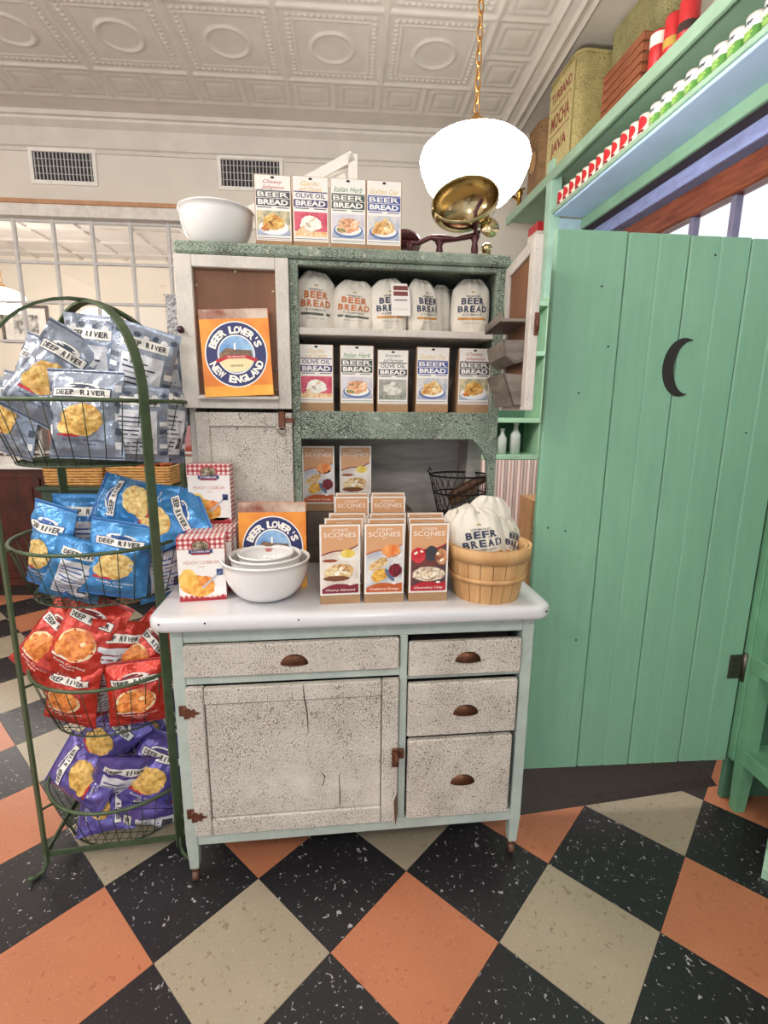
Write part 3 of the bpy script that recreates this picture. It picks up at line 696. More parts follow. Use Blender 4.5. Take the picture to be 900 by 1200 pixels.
# ================================================================== CARTONS
KRAFT = M('#a98562', .8, 0, .10, 30); KRAFTD = M('#8d6c4c', .8, 0, .10, 30)
def carton_mesh(w, h, d, dt, z1):
    """wedge-topped carton: upright front, back leaning forward above z1"""
    b = MB(); pr = [(0, 0), (d, 0), (d, z1), (dt, h), (0, h)]
    b.prism(pr, -w / 2, w / 2, KRAFT, 'x'); return b.mesh('carton')
def carton(name, label, cat, w, h, d, pr, loc, rz=CYAW, group=None, lean=0):
    t = thing(name, label, cat, loc, (lean, 0, rz), group)
    obj('carton', carton_mesh(w, h, d, .008, h * .45), t); obj('front_print', pr.mesh('front_print'), t)
    return t
GREY9 = '#3a3a3e'
def heap(p, cx, cy, rx, ry, mats, n, size, layer, seed, flat=.6):
    rnd = random.Random(seed)
    for k in range(n):
        a = rnd.uniform(0, 2 * PI); q = math.sqrt(rnd.random()) * .8; p.ell(cx + rx * q * math.cos(a), cy + ry * q * math.sin(a), size * rnd.uniform(.6, 1.2), size * flat * rnd.uniform(.6, 1.2), mats[k % len(mats)], layer + (k % 5) * .3, 11, .16, seed + k, rnd.uniform(-.8, .8))

def bread_print(w, h, l1, c1, olive, band, foodset):
    p = Print(); x = w / 2 - .002
    p.rect(-x, h * .13, x, h - .001, M('#eee9e2', .45, 0, .04, 8), 1)
    p.ell(0, h * .965, .006, .003, '#1c1a1a', 2, 10).rect(-.002, h * .965, .002, h * .985, '#1c1a1a', 2)
    if len(l1) == 2: p.text(l1[0], 0, h * .905, w * .52, h * .062, c1, 2, .0, .35).text(l1[1], 0, h * .835, w * .62, h * .062, c1, 2, .0, .35)
    else: p.text(l1[0], 0, h * .855, w * .80, h * .07, c1, 2, .0, .35)
    zt = h * .80
    p.rect(-x * .96, zt - .003, x * .96, zt, band, 2)
    if olive: p.text('OLIVE OIL', 0, zt - h * .055, w * .82, h * .062, band, 2, .015)
    else: p.rect(-x * .96, zt - h * .10, x * .96, zt - .004, band, 2).text('BEER', 0, zt - h * .058, w * .84, h * .062, '#eee9e2', 3, .02)
    p.rect(-x * .96, zt - h * .205, x * .96, zt - h * .108, band, 2); p.text('BREAD', 0, zt - h * .156, w * .82, h * .070, '#f4f0ea', 3, .035)
    p.rect(-x * .9, zt - h * .232, -x * .1, zt - h * .22, band, 2).rect(x * .2, zt - h * .232, x * .9, zt - h * .22, band, 2)
    # picture
    y0, y1 = h * .20, h * .53; bgc, main, acc, plate, plate2 = foodset
    p.rect(-x * .94, y0, x * .94, y1, bgc, 2)
    q = y1 - y0; light, dark = plate2
    p.rect(-x * .94, y0, x * .94, y0 + q * .22, acc if not plate else food('#7c8bb0', '#b4b8c8', 25), 2.4)
    if plate: p.ell(0, y0 + q * .32, x * .86, q * .30, plate, 3, 24).ell(0, y0 + q * .36, x * .76, q * .24, '#f0eee8', 3.3, 24)
    p.ell(0, y0 + q * .52, x * .62, q * .30, main, 4, 18, .12, 3)
    heap(p, 0, y0 + q * .58, x * .60, q * .26, [main, light, main, dark], 14, x * .24, 4.5, len(l1[0]))
    heap(p, -x * .45, y0 + q * .30, x * .30, q * .10, [acc, dark], 5, x * .15, 6.5, 4 + len(l1[0]))
    p.rect(-x * .94, h * .165, x * .94, h * .172, band, 2).rect(-x * .94, h * .145, x * .94, h * .150, c1, 2)
    return p
BW, BH, BD = .104, .198, .075
FS = {
    'cheesy': (('Cheesy', 'Jalapeno'), '#b01f35', False, '#4a4b50', (food('#8c8f78', '#d8c9a0', 40), food('#c07a24', '#edc26a', 160, '#5d8a3a'), food('#b8321f', '#e2862c', 120), '#e8ecf2', (food('#e0a03c', '#f4d88c', 120), food('#8a4a20', '#c87a30', 140)))),
    'garlic': (('Garlic', 'and Cheese'), '#d8b45a', True, '#4b3e6e', (food('#b5203f', '#d95a72', 20), food('#e9e4d6', '#f6f2e8', 60), food('#e4a86a', '#f0dcb4', 90), None, (food('#f2eee2', '#fbf8f0', 60), food('#e0b484', '#f0d8b4', 80)))),
    'herb': (('Italian Herb',), '#3f8a52', False, '#3f4f48', (food('#b8b4c4', '#d9d4da', 20), food('#d98f5c', '#f0c39a', 120), food('#4f6a3c', '#8a9a5e', 160), '#5b74a8', (food('#e8ae80', '#f6d8b8', 120), food('#b8703c', '#e0a070', 140)))),
    'honey': (('Golden Oat',), '#d9bd62', False, '#3c4f9a', (food('#9aa4c0', '#d8d4d0', 20), food('#cf8f3c', '#f2cf8c', 130), food('#b06a2c', '#e8b25c', 160), '#5c6ea8', (food('#f0d090', '#fae8c0', 120), food('#9a5c24', '#d49440', 140)))),
    'rosemary': (('Rosemary', 'and Parmesan'), '#5a5a52', True, '#45424e', (food('#8e8c88', '#b4b0a8', 30), food('#c4c0b2', '#e2ded2', 60), food('#6e7468', '#a4a698', 120), None, (food('#d4d0c4', '#ecE8de', 60), food('#8c8c80', '#b8b6aa', 100)))),
}
bp = {k: bread_print(BW, BH, v[0], v[1], v[2], v[3], v[4]) for k, v in FS.items()}
NM = {'cheesy': 'cheesy jalapeno beer bread carton with red script', 'garlic': 'garlic and cheese olive oil bread carton with purple band', 'herb': 'Italian herb beer bread carton with green script', 'honey': 'beer bread carton with blue band and yellow script', 'rosemary': 'shorter grey rosemary parmesan olive oil bread carton'}
for k, x, y in (('cheesy', .250, .385), ('garlic', .357, .380), ('herb', .465, .38), ('honey', .570, .38)):
    carton('bread_mix_carton', NM[k] + ' on top of the cabinet', 'carton', BW, BH, BD, bp[k], cab(x, y - .02, 1.79), CYAW + random.Random(k).uniform(-.02, .02), 'bread cartons on top of the cabinet')
for k, x in (('garlic', .366), ('herb', .490), ('rosemary', .602), ('honey', .728), ('cheesy', .862)):
    o = carton('bread_mix_carton', NM[k] + ' on the shelf below the sacks', 'carton', BW, BH, BD, bp[k], cab(x, U + .035, 1.331), CYAW, 'bread cartons on the middle shelf')
    if k == 'rosemary':
        for c in o.children: c.scale = (.93, 1, .945)

def scone_print(w, h, kind, pale=False):
    nm, sw, pics = kind
    p = Print(); x = w / 2
    top = '#d8a377'
    p.rect(-x, h * .115, x, h - .0005, M('#f2ede6', .45, 0, .03, 8), 1)
    x -= .005; y0, y1 = h * .145, h - .005
    p.rect(-x, y0, x, y1, top, 2)
    p.text('cream', 0, h * .93, w * .38, h * .035, '#f3e6d8', 3, 0, .3); p.text('SCONES', 0, h * .872, w * .80, h * .058, '#f6ece0', 3, .005); p.text('mix', 0, h * .825, w * .10, h * .025, '#f3e6d8', 3, 0)
    # photo area below a curved edge
    up_ = [(-x + 2 * x * k / 12, h * (.62 + .13 * (k / 12) ** 1.4 + .02 * math.sin(k / 12 * 6))) for k in range(13)]
    p.poly([(-x, y0)] + [(x, y0)] + up_[::-1], pics[0], 3)
    for k in range(12): (a, b_), (c, d_) = up_[k], up_[k + 1]; p.poly([(a, b_ - .001), (c, d_ - .001), (c, d_ + .0025), (a, b_ + .0025)], sw, 4)
    for q in pics[1]: p.ell(q[0] * x, h * q[1], q[2] * x, h * q[3], q[4], 5 + q[5] if len(q) > 5 else 5, 18, .08 if len(q) < 7 else q[6], int(abs(q[0]) * 40), q[7] if len(q) > 7 else 0)
    for q in pics[1]:
        if not isinstance(q[4], str): heap(p, q[0] * x, h * q[1], q[2] * x * .9, h * q[3] * .8, [q[4]] + ([food('#f6ead0', '#fff6e6', 90)] if 'c0dc' not in q[4].name and q[3] > .09 else []) + [q[4]], 6, q[2] * x * .34, 5.3 + q[5], int(q[1] * 90))
    lo = [(-x + 2 * x * k / 10, h * (.20 + .09 * (k / 10) + .03 * math.sin(k / 10 * 5))) for k in range(11)]
    p.poly([(-x, y0), (x, y0)] + lo[::-1], sw, 12)
    p.text(nm, 0, h * .183, w * .74, h * .036, '#f7efe6', 13, .008, .2); p.ell(x * .55, h * .255, x * .13, h * .014, '#f7efe6', 13, 10)
    return p
SCONE = {
    'cherry': ('Cherry Almond', '#7d1f33', (food('#d6c7b8', '#efe6dc', 20), [(.42, .60, .52, .05, '#f2eee6', 0, 0), (.42, .64, .40, .055, food('#e6c545', '#f2df84', 30), 1, .03), (-.55, .555, .42, .02, '#9a4a2c', 0, .05), (-.1, .40, .80, .10, food('#c99a5c', '#f0dcae', 120), 2, .08, .15), (.3, .46, .45, .05, food('#8a5a34', '#e3b97c', 160), 3, .15, -.3), (-.2, .33, .74, .035, '#7b4a2c', 3, .1)])),
    'cranberry': ('Cranberry Orange', '#c05a2a', (food('#aeb6c4', '#e4e2e0', 20), [(.38, .66, .52, .085, food('#e87a35', '#f5b06c', 30), 1, .03), (.45, .605, .55, .03, '#f4f0ea', 1, 0), (-.35, .50, .60, .055, food('#c48e4c', '#ecd09a', 110), 2, .1, .5), (-.25, .36, .52, .075, food('#cf8c2f', '#f0c25c', 90), 2, .1, .5), (.62, .42, .36, .085, food('#a5122c', '#2f0d18', 150, '#d8324a'), 4, .08), (.30, .36, .14, .10, '#5d6f8c', 3, .05, .6)])),
    'choc': ('Chocolate Chip', '#b3202c', (food('#7a3a34', '#4a3a40', 12), [(-.6, .60, .40, .10, food('#c4202c', '#d8424a', 20), 1, .02), (.15, .62, .36, .10, '#3a3a40', 1, .02), (.70, .58, .34, .11, food('#8d4a2c', '#d49a6a', 60), 2, .1), (0, .36, .92, .095, food('#9a7a54', '#f0e4cc', 110), 3, .06), (0, .37, .40, .04, food('#d9bd8c', '#f6ecd8', 130), 4, .1)])),
}
SW, SH, SD = .106, .218, .062
spr = {k: scone_print(SW, SH, v) for k, v in SCONE.items()}
SN = {'cherry': 'cherry almond', 'cranberry': 'cranberry orange', 'choc': 'chocolate chip'}
def scones(k, x, y, z, label, group, dz=0):
    return carton('scone_mix_carton', label, 'carton', SW, SH, SD, spr[k], cab(x, y, z), CYAW + dz, group)
sc = {}
for k, x, dz in (('cherry', .427, .03), ('cranberry', .544, .0), ('choc', .664, .0)):
    sc[k] = scones(k, x, .028, ZW, SN[k] + ' cream scones carton, front of its column on the enamel worktop', 'front scone cartons', dz)
def more(k, x, y, z, label, group, dz=0): return dup(sc[k], cab(x, y, z), (0, 0, CYAW + dz), label, group)
more('cherry', .440, .108, ZW, 'scones carton directly behind the front cherry almond carton', 'middle scone cartons', .02)
more('cherry', .452, .178, ZW, 'third scones carton in the cherry almond column', 'middle scone cartons')
more('cranberry', .558, .100, ZW, 'scones carton directly behind the front cranberry orange carton', 'middle scone cartons')
more('cranberry', .570, .170, ZW, 'third scones carton in the cranberry orange column', 'middle scone cartons')
more('choc', .672, .098, ZW, 'scones carton directly behind the front chocolate chip carton', 'middle scone cartons')
more('choc', .680, .168, ZW, 'third scones carton in the chocolate chip column', 'middle scone cartons')
more('cherry', .468, .255, ZW + .035, 'scones carton on the low riser behind the cherry almond column', 'rear scone cartons'); more('cherry', .474, .325, ZW + .035, 'rearmost left scones carton on the low riser', 'rear scone cartons')
more('cranberry', .580, .255, ZW + .035, 'scones carton on the low riser behind the cranberry column', 'rear scone cartons', -.02); more('cranberry', .588, .325, ZW + .035, 'rearmost right scones carton on the low riser', 'rear scone cartons')
more('cranberry', .366, .43, ZW + .175, 'cranberry orange scones carton on the dark riser under the middle shelf', 'scone cartons on the dark riser')
more('cherry', .490, .44, ZW + .175, 'cherry almond scones carton on the dark riser under the middle shelf', 'scone cartons on the dark riser')

# ---- cobbler cartons
GING = None
def gingham():
    m, nt, b = nodes('gingham_print', .5)
    ck = []
    for ax in range(3):
        s = N(nt, 'ShaderNodeSeparateXYZ'); nt.links.new(coords(nt, (1, 1, 1)), s.inputs[0])
        a = N(nt, 'ShaderNodeMath', operation='MULTIPLY'); nt.links.new(s.outputs[ax], a.inputs[0]); a.inputs[1].default_value = 75
        f = N(nt, 'ShaderNodeMath', operation='FRACT'); nt.links.new(a.outputs[0], f.inputs[0])
        g = N(nt, 'ShaderNodeMath', operation='GREATER_THAN'); nt.links.new(f.outputs[0], g.inputs[0]); g.inputs[1].default_value = .5; ck.append(g.outputs[0])
    ad = N(nt, 'ShaderNodeMath', operation='ADD'); nt.links.new(ck[0], ad.inputs[0]); nt.links.new(ck[2], ad.inputs[1])
    h = N(nt, 'ShaderNodeMath', operation='MULTIPLY'); nt.links.new(ad.outputs[0], h.inputs[0]); h.inputs[1].default_value = .5
    nt.links.new(ramp(nt, h.outputs[0], [(0, lin('#f1e6e2')), (.5, lin('#cf7a7a')), (1, lin('#a92b34'))]), b.inputs['Base Color'])
    return m
GING = gingham()
PW, PH, PD = .120, .176, .05
p = Print(); x = PW / 2
p.rect(-x, 0, x, PH, M('#efeae6', .45, 0, .03, 8), 1); p.rect(-x, PH * .82, x, PH, GING, 2); p.rect(-x, 0, x, PH * .10, GING, 2); p.rect(-x, 0, x, PH * .045, '#a92b34', 3)
p.ell(0, PH * .87, x * .42, PH * .10, '#a8262f', 3, 20).ell(0, PH * .87, x * .36, PH * .08, food('#c8b9a0', '#5a4a34', 60), 4, 20); p.rect(-x * .5, PH * .755, x * .5, PH * .815, '#27396e', 5); p.text('COBBLER', 0, PH * .785, x * .8, PH * .03, '#f1e6e2', 6, .01); p.rect(-x * .4, PH * .735, x * .4, PH * .757, '#a92b34', 5)
p.text('PEACH COBBLER', 0, PH * .61, x * 1.5, PH * .05, '#cf8a7c', 2, 0); p.text('mix', 0, PH * .545, x * .25, PH * .03, '#cf8a7c', 2, 0)
p.ell(-x * .2, PH * .25, x * .78, PH * .17, food('#e08a2c', '#f2c060', 60), 3, 20, .12, 4); p.ell(-x * .62, PH * .36, x * .36, PH * .15, food('#e8a63c', '#f4d070', 40), 4, 16, .1, 5); p.ell(x * .15, PH * .30, x * .34, PH * .10, food('#d96a28', '#f0a050', 60), 5, 16, .15, 7); p.ell(x * .35, PH * .14, x * .62, PH * .09, '#f4f0ec', 2, 20)
p.poly([(-x * .05, PH * .22), (x * .8, PH * .47), (x * .84, PH * .45), (x * .02, PH * .20)], '#b4b8c0', 6); p.rect(x * .62, PH * .40, x * .88, PH * .50, '#3a4a7c', 6)
pm_ = p.mesh('front_print'); cm_ = MB().box((-PW / 2, 0, 0), (PW / 2, PD, PH), GING, .0008).mesh('carton')
def cobbler(x, y, z, dz, label):
    t = thing('cobbler_mix_carton', label, 'carton', cab(x, y, z), (0, 0, CYAW + dz), 'peach cobbler cartons'); obj('carton', cm_, t); obj('front_print', pm_, t); return t
cobbler(.060, .082, ZW, .10, 'red gingham peach cobbler carton at the front of the worktop, left of the bowls')
cobbler(.066, .150, ZW, .06, 'red gingham peach cobbler carton second in line from the front one'); cobbler(.068, .212, ZW, .04, 'red gingham peach cobbler carton third in line under the upper carton'); cobbler(.070, .268, ZW, .03, 'red gingham peach cobbler carton at the back of the lower line')
cobbler(.052, .250, ZW + PH, -.03, 'red gingham peach cobbler carton standing on top of the others')

# ---- books
def book_print(w, h):
    p = Print(); x = w / 2
    p.rect(-x, 0, x, h, food('#d97520', '#ee9a38', 9), 1); p.rect(-x, h * .89, x * .99, h, food('#8a4a34', '#d2bfae', 12), 2)
    p.rect(-x, 0, x, h * .12, food('#e89a2c', '#f2b848', 9), 2)
    cy = h * .48; R = w * .455
    p.ell(0, cy, R, R * 1.06, '#f2ede6', 3, 40).ell(0, cy, R * .96, R * 1.02, '#2a2f66', 4, 40).ell(0, cy, R * .60, R * .63, '#f2ede6', 5, 36).ell(0, cy, R * .56, R * .59, food('#5f8fc8', '#9cc0e0', 20), 6, 36)
    p.poly([(-R * .52, cy + R * .05), (-R * .3, cy + R * .22), (0, cy + R * .16), (R * .5, cy + R * .12), (R * .52, cy - R * .1), (-R * .54, cy - R * .1)], food('#4f4a44', '#8a6a4c', 90), 7); p.rect(-R * .06, cy + R * .15, R * .0, cy + R * .36, '#f2ede6', 8)
    p.poly([(R * .54 * math.cos(a), cy - R * .12 + R * .45 * math.sin(a) * 1.0) for a in [PI + PI * k / 12 for k in range(13)]], '#ecd9a8', 8)
    p.poly([(-R * .68, cy - R * .16), (-R * .3, cy - R * .02), (R * .3, cy - R * .02), (R * .68, cy - R * .16), (R * .62, cy - R * .26), (R * .28, cy - R * .13), (-R * .28, cy - R * .13), (-R * .62, cy - R * .26)], '#b8232e', 9)
    p.text('Authentic', 0, cy - R * .065, R * .6, R * .06, '#f2ede6', 10, 0, .2); p.text('BREWERIES', 0, cy - R * .36, R * .4, R * .06, '#5a4a2c', 9, .01)
    p.arc("BEER LOVER'S", 0, cy, R * .78, R * .24, '#f4efe8', -66, 66, 9, .045); p.arc("NEW ENGLAND", 0, cy, R * .80, R * .24, '#f4efe8', -66, 66, 9, .045, False)
    return p
def book(label, w, h, loc, rot):
    t = thing('book', label, 'book', loc, rot, 'orange beer guide books')
    MB().box((-w / 2 + .002, .002, .002), (w / 2 - .003, .014, h - .002), M('#ece8e2', .6)).build('pages', t); MB().box((-w / 2, 0, 0), (w / 2, .002, h), M('#d87a26', .4), 0).box((-w / 2, .014, 0), (w / 2, .016, h), M('#d87a26', .4), 0).box((-w / 2, .002, 0), (-w / 2 + .002, .014, h), M('#c87020', .4), 0).build('cover', t)
    obj('front_print', book_print(w, h).mesh('front_print'), t)
def clear_sleeve(): 
    m, nt, b = nodes('clear_acrylic'); nt.nodes.remove(b)
    t = N(nt, 'ShaderNodeBsdfTransparent'); g = N(nt, 'ShaderNodeBsdfGlossy', Roughness=.1); mx = nt.nodes.new('ShaderNodeMixShader'); mx.inputs[0].default_value = .3
    nt.links.new(t.outputs[0], mx.inputs[1]); nt.links.new(g.outputs[0], mx.inputs[2]); nt.links.new(mx.outputs[0], nt.nodes['Material Output'].inputs[0]); return m
SLV = clear_sleeve()
book("orange beer guide book leaning in the cabinet's upper door", .192, .242, cab(.148, U - .050, 1.3715), (math.radians(-6), math.radians(-3), CYAW))
book('orange beer guide book standing behind the white bowls', .190, .250, cab(.238, .165, ZW), (math.radians(-5), 0, CYAW))

# ================================================================== SOFT SACKS AND BAGS
def pouch(w, h, d, mat, seed, kind):
    """front/back sheets sharing one outline; returns mesh and the front-surface map for prints"""
    rnd = random.Random(seed); off = Vector((rnd.uniform(0, 50), rnd.uniform(0, 50), rnd.uniform(0, 50)))
    def width(t):
        if kind == 'sack': return w * (.93 + .09 * math.sin(PI * min(1, t * 1.15))) * (1 if t < .78 else 1 - .50 * ((t - .78) / .22) ** 1.6)
        return w * (1 - .07 * math.sin(PI * t))
    def depth(t):
        if kind == 'sack': return d / 2 * min(1, .72 + t * 1.6) * (1 if t < .62 else max(.12, 1 - .88 * ((t - .62) / .38) ** 1.4))
        e = min(t, 1 - t); return .0012 + d / 2 * (min(1, max(0, (e - .045) / .40)) ** .62)
    def surf(s, t, side):
        q = max(0, 1 - abs(s) ** (2.6 if kind == 'sack' else 2.2)) ** (.5 if kind == 'sack' else .75)
        x = s * width(t) / 2; z = t * h; y = depth(t) * q
        amp = (.006 if kind == 'sack' else .010) * (.25 + .75 * q)
        nz = noise.noise(Vector((x * 16, z * 16, side * 3.0)) + off) * amp + noise.noise(Vector((x * 42, z * 34, side * 3.0)) + off) * amp * .45
        if kind == 'bag':
            nz += .019 * (.36 - abs(noise.noise(Vector((x * 11 + z * 5, z * 9 - x * 4, side * 5.0)) + off))) * (.3 + .7 * q) + .008 * (.34 - abs(noise.noise(Vector((x * 30 - z * 12, z * 26 + x * 9, side * 7.0)) + off)))
            nz *= min(1, min(t, 1 - t) * 7 + .15)
        else: nz += .013 * (.34 - abs(noise.noise(Vector((x * 26, z * 7, side * 5.0)) + off))) * (.4 + .6 * q)
        if kind == 'sack' and t > .8: nz += .004 * math.sin(s * 11 + seed) * (t - .8) / .2
        z2 = z + (noise.noise(Vector((x * 14, seed, 2))) * .010 * t if kind == 'sack' else 0)
        if kind == 'sack': z2 = max(0, z2)
        x += noise.noise(Vector((z * 12, seed * 1.7, side))) * .006 * (1 - abs(s)) if kind == 'bag' else 0
        return (x, -side * (max(.0008, y + nz * min(1, y / .008))), z2)
    b = MB(); nu, nv = (34, 40)
    b.grid(nu, nv, lambda u, v: surf(u * 2 - 1, v, 1), mat); b.grid(nu, nv, lambda u, v: surf(1 - u * 2, v, -1), mat)
    b.add([surf(-1 + 2 * i / nu, 0, 1) for i in range(nu + 1)] + [surf(1 - 2 * i / nu, 0, -1) for i in range(nu + 1)], [list(range(2 * nu + 2))[::-1]], mat)
    def fm(side):
        def f(u, v, dd):
            t = max(0, min(1, v / h)); s = max(-1, min(1, 2 * u / width(t))); p = Vector(surf(s * side, t, side)); p.y -= side * (dd + .0005); return p
        return f
    return b.mesh('bag_body'), fm(1), fm(-1)
CLOTH = M('#dfd8cc', .9, 0, .07, 26, .6)
def sack_print(c, w, h):
    p = Print(.0005); g = '#4a4846'
    p.text('VERMONT', 0, h * .66, w * .36, h * .035, g, 1, .01); [p.text(ch, w * (-.225 + .15 * k_), h * .575, w * .125, h * .115, c, 1.5, .04) for k_, ch in enumerate('BEER')]; [p.text(ch, w * (-.30 + .15 * k_), h * .435, w * .125, h * .115, c, 1.5, .04) for k_, ch in enumerate('BREAD')]
    p.text('A COMPANY', 0, h * .335, w * .5, h * .03, g, 1, .01); p.rect(-w * .36, h * .245, w * .36, h * .285, '#c98a3c' if c != '#c0703a' else '#4f554c', 1, 8); p.text('VERMONT, USA', 0, h * .19, w * .45, h * .02, g, 1, 0)
    p.ell(0, h * .735, w * .05, h * .02, '#b9a27a', 1, 10)
    return p
def sack(label, x, y, z, w, h, c, seed, yaw=0, roll=0, tilt=0, d=.075, tagc=False, group='cotton beer bread sacks on the shelf', loc=None, pr=True):
    me, f1, f2 = pouch(w, h, d, CLOTH, seed, 'sack')
    t = thing('cotton_sack', label, 'sack', loc or cab(x, y, z), (math.radians(tilt), math.radians(roll), CYAW + math.radians(yaw)), group)
    obj('cloth_bag', me, t)
    if pr: obj('printed_lettering', sack_print(c, w, h).mesh('printed_lettering', f1), t)
    MB().tube([(-.012 + .004 * k, -.012 + .003 * math.sin(k * 2.1), h * .93 + .002 * math.cos(k * 1.7)) for k in range(7)], .0016, M('#cfc5b2', .9), 5).build('drawstring', t)
    if tagc:
        p = Print(.0003).rect(0, h * .28, w * .52, h * .86, M('#f0ece6', .5, 0, 0), 4, 4).rect(w * .06, h * .74, w * .44, h * .82, '#7c3a34', 5, 2).rect(w * .06, h * .64, w * .44, h * .72, '#7c3a34', 5, 2).rect(w * .08, h * .555, w * .42, h * .575, '#55504c', 5).rect(w * .06, h * .40, w * .44, h * .405, '#9a948c', 5)
        obj('paper_tag', p.mesh('paper_tag', lambda u, v, dd: (f1(u, v, 0)[0], -d / 2 - .006 - dd, v)), t)
    return t
ORG, NAVY = '#c0703a', '#333a52'; ZS = 1.573
sack('cotton beer bread sack with orange lettering at the left end of the shelf', .362, U + .085, ZS, .122, .172, ORG, 3, 4, 2)
sack('wide cotton beer bread sack with orange lettering, second from the left', .478, U + .080, ZS, .132, .150, ORG, 7, -2, 4)
sack('cotton beer bread sack with navy lettering and a paper tag', .592, U + .075, ZS, .118, .158, NAVY, 11, 6, -2, 0, .075, True)
sack('narrow cotton sack with navy lettering turned to the right of the tagged one', .700, U + .085, ZS, .105, .160, NAVY, 15, 24, -3)
sack('cotton sack without visible lettering squeezed behind the turned sack', .765, U + .130, ZS, .090, .160, NAVY, 19, 40, 0, 0, .06, False, 'cotton beer bread sacks on the shelf', None, False)
sack('cotton beer bread sack with navy lettering at the right end of the shelf', .850, U + .080, ZS, .122, .168, NAVY, 23, -3, 1)
sack('cotton sack half hidden behind the leftmost sack', .350, U + .18, ZS, .11, .150, ORG, 27, 0, 0, 0, .07, False, 'cotton beer bread sacks on the shelf', None, False)
sack('cotton sack half hidden behind the second and third sacks', .535, U + .18, ZS, .13, .155, ORG, 31, 0, 0, 0, .07, False, 'cotton beer bread sacks on the shelf', None, False)

# ================================================================== BOWLS
MILK = M('#e8e6e4', .12, 0, 0, 1, 0, .6)
def bowl(name, label, R, H, loc, group=None, foot=.45):
    t = thing(name, label, 'bowl', loc, (0, 0, 0), group); n = 10
    outer = [(R * foot * .9, 0), (R * foot, .003)] + [(R * (foot + (1 - foot) * math.sin(PI / 2 * k / n) ** .9), .003 + (H - .008) * (1 - math.cos(PI / 2 * k / n)) ** .85) for k in range(1, n + 1)]
    MB().lathe(outer + [(R + .003, H - .004), (R + .003, H), (R - .002, H), (R - .005, H - .006)] + [(r * .955, z + .004) for r, z in outer[::-1][1:]] + [(0, .007)], MILK, 40).build('bowl_body', t)
    MB().tube([(math.cos(2 * PI * k / 40) * (R + .001), math.sin(2 * PI * k / 40) * (R + .001), H - .001) for k in range(40)], .0032, MILK, 6, True).build('rim', t)
    return t
bowl('mixing_bowl', 'large white glass mixing bowl, outermost of the nested set on the worktop', .116, .112, cab(.226, .105, ZW), 'nested white bowls')
bowl('mixing_bowl', 'middle white glass mixing bowl nested in the large one', .094, .085, cab(.226, .105, ZW + .036), 'nested white bowls')
bowl('mixing_bowl', 'smallest white glass mixing bowl nested inside the other two', .072, .064, cab(.226, .105, ZW + .062), 'nested white bowls')
bowl('mixing_bowl', 'white glass mixing bowl standing on top of the cabinet at left', .105, .112, cab(.080, .42, 1.79))

# ================================================================== BUSHEL BASKET
bk = thing('bushel_basket', 'round light wood splint basket holding cotton sacks on the worktop', 'basket', cab(.842, .075, ZW), (0, 0, .2))
SPL = wood('splint_wood', '#b98a58', '#d9b07c', .6, 5, (3, 3, 1)); HB, RB0, RB1 = .150, .090, .114
vs = 20
sl = []
for k in range(vs):
    a0, a1 = 2 * PI * (k + .03) / vs, 2 * PI * (k + .97) / vs; am = (a0 + a1) / 2; b = MB(); pts = []
    for z, r in ((0, RB0), (HB * .5, (RB0 + RB1) / 2 + .003), (HB, RB1)):
        for rr_ in (r, r - .003):
            for a in (a0, am, a1): pts.append((rr_ * math.cos(a), rr_ * math.sin(a), z))
    fs = []
    for j in range(2):
        o = j * 6; fs += [(o, o + 1, o + 7, o + 6), (o + 1, o + 2, o + 8, o + 7), (o + 4, o + 3, o + 9, o + 10), (o + 5, o + 4, o + 10, o + 11), (o + 3, o, o + 6, o + 9), (o + 2, o + 5, o + 11, o + 8)]
    fs += [(12, 13, 16, 15), (13, 14, 17, 16), (1, 0, 3, 4), (2, 1, 4, 5)]
    b.add(pts, fs, SPL); b.build('splint', bk)
for nm_, z0, z1, dr_ in (('top_hoop', HB - .034, HB + .003, .005), ('middle_hoop', .058, .072, .004), ('inner_hoop', HB - .028, HB + .002, -.006)):
    def rz(z): return RB0 + (RB1 - RB0) * z / HB + (.003 if .03 < z < .13 else 0)
    MB().lathe([(rz(z0) + dr_ - .004, z0), (rz(z0) + dr_, z0), (rz(z1) + dr_, z1), (rz(z1) + dr_ - .004, z1), (rz(z0) + dr_ - .004, z0)], SPL, 40, None, True, False).build(nm_, bk)
MB().lathe([(0, .004), (RB0 - .003, .004), (RB0 - .003, .010), (0, .010)], SPL, 32).build('bottom', bk)
G2 = 'cotton sacks in the splint basket'
sack('cotton beer bread sack with navy lettering lying at the front of the splint basket', 0, 0, 0, .150, .175, NAVY, 41, 4, -8, -12, .070, False, G2, cab(0.826, .060, ZW + .075))
sack('plain cotton sack at the back left of the splint basket', 0, 0, 0, .13, .155, NAVY, 43, 10, -12, -6, .06, False, G2, cab(0.801, .12, ZW + .09), False)
sack('tall cotton sack at the back of the splint basket', 0, 0, 0, .14, .185, NAVY, 45, 0, 6, -6, .06, False, G2, cab(0.851, .135, ZW + .085), False)
sack('cotton sack with navy lettering leaning over the right rim of the splint basket', 0, 0, 0, .13, .150, NAVY, 47, 40, 25, -10, .06, False, G2, cab(0.888, .085, ZW + .075))

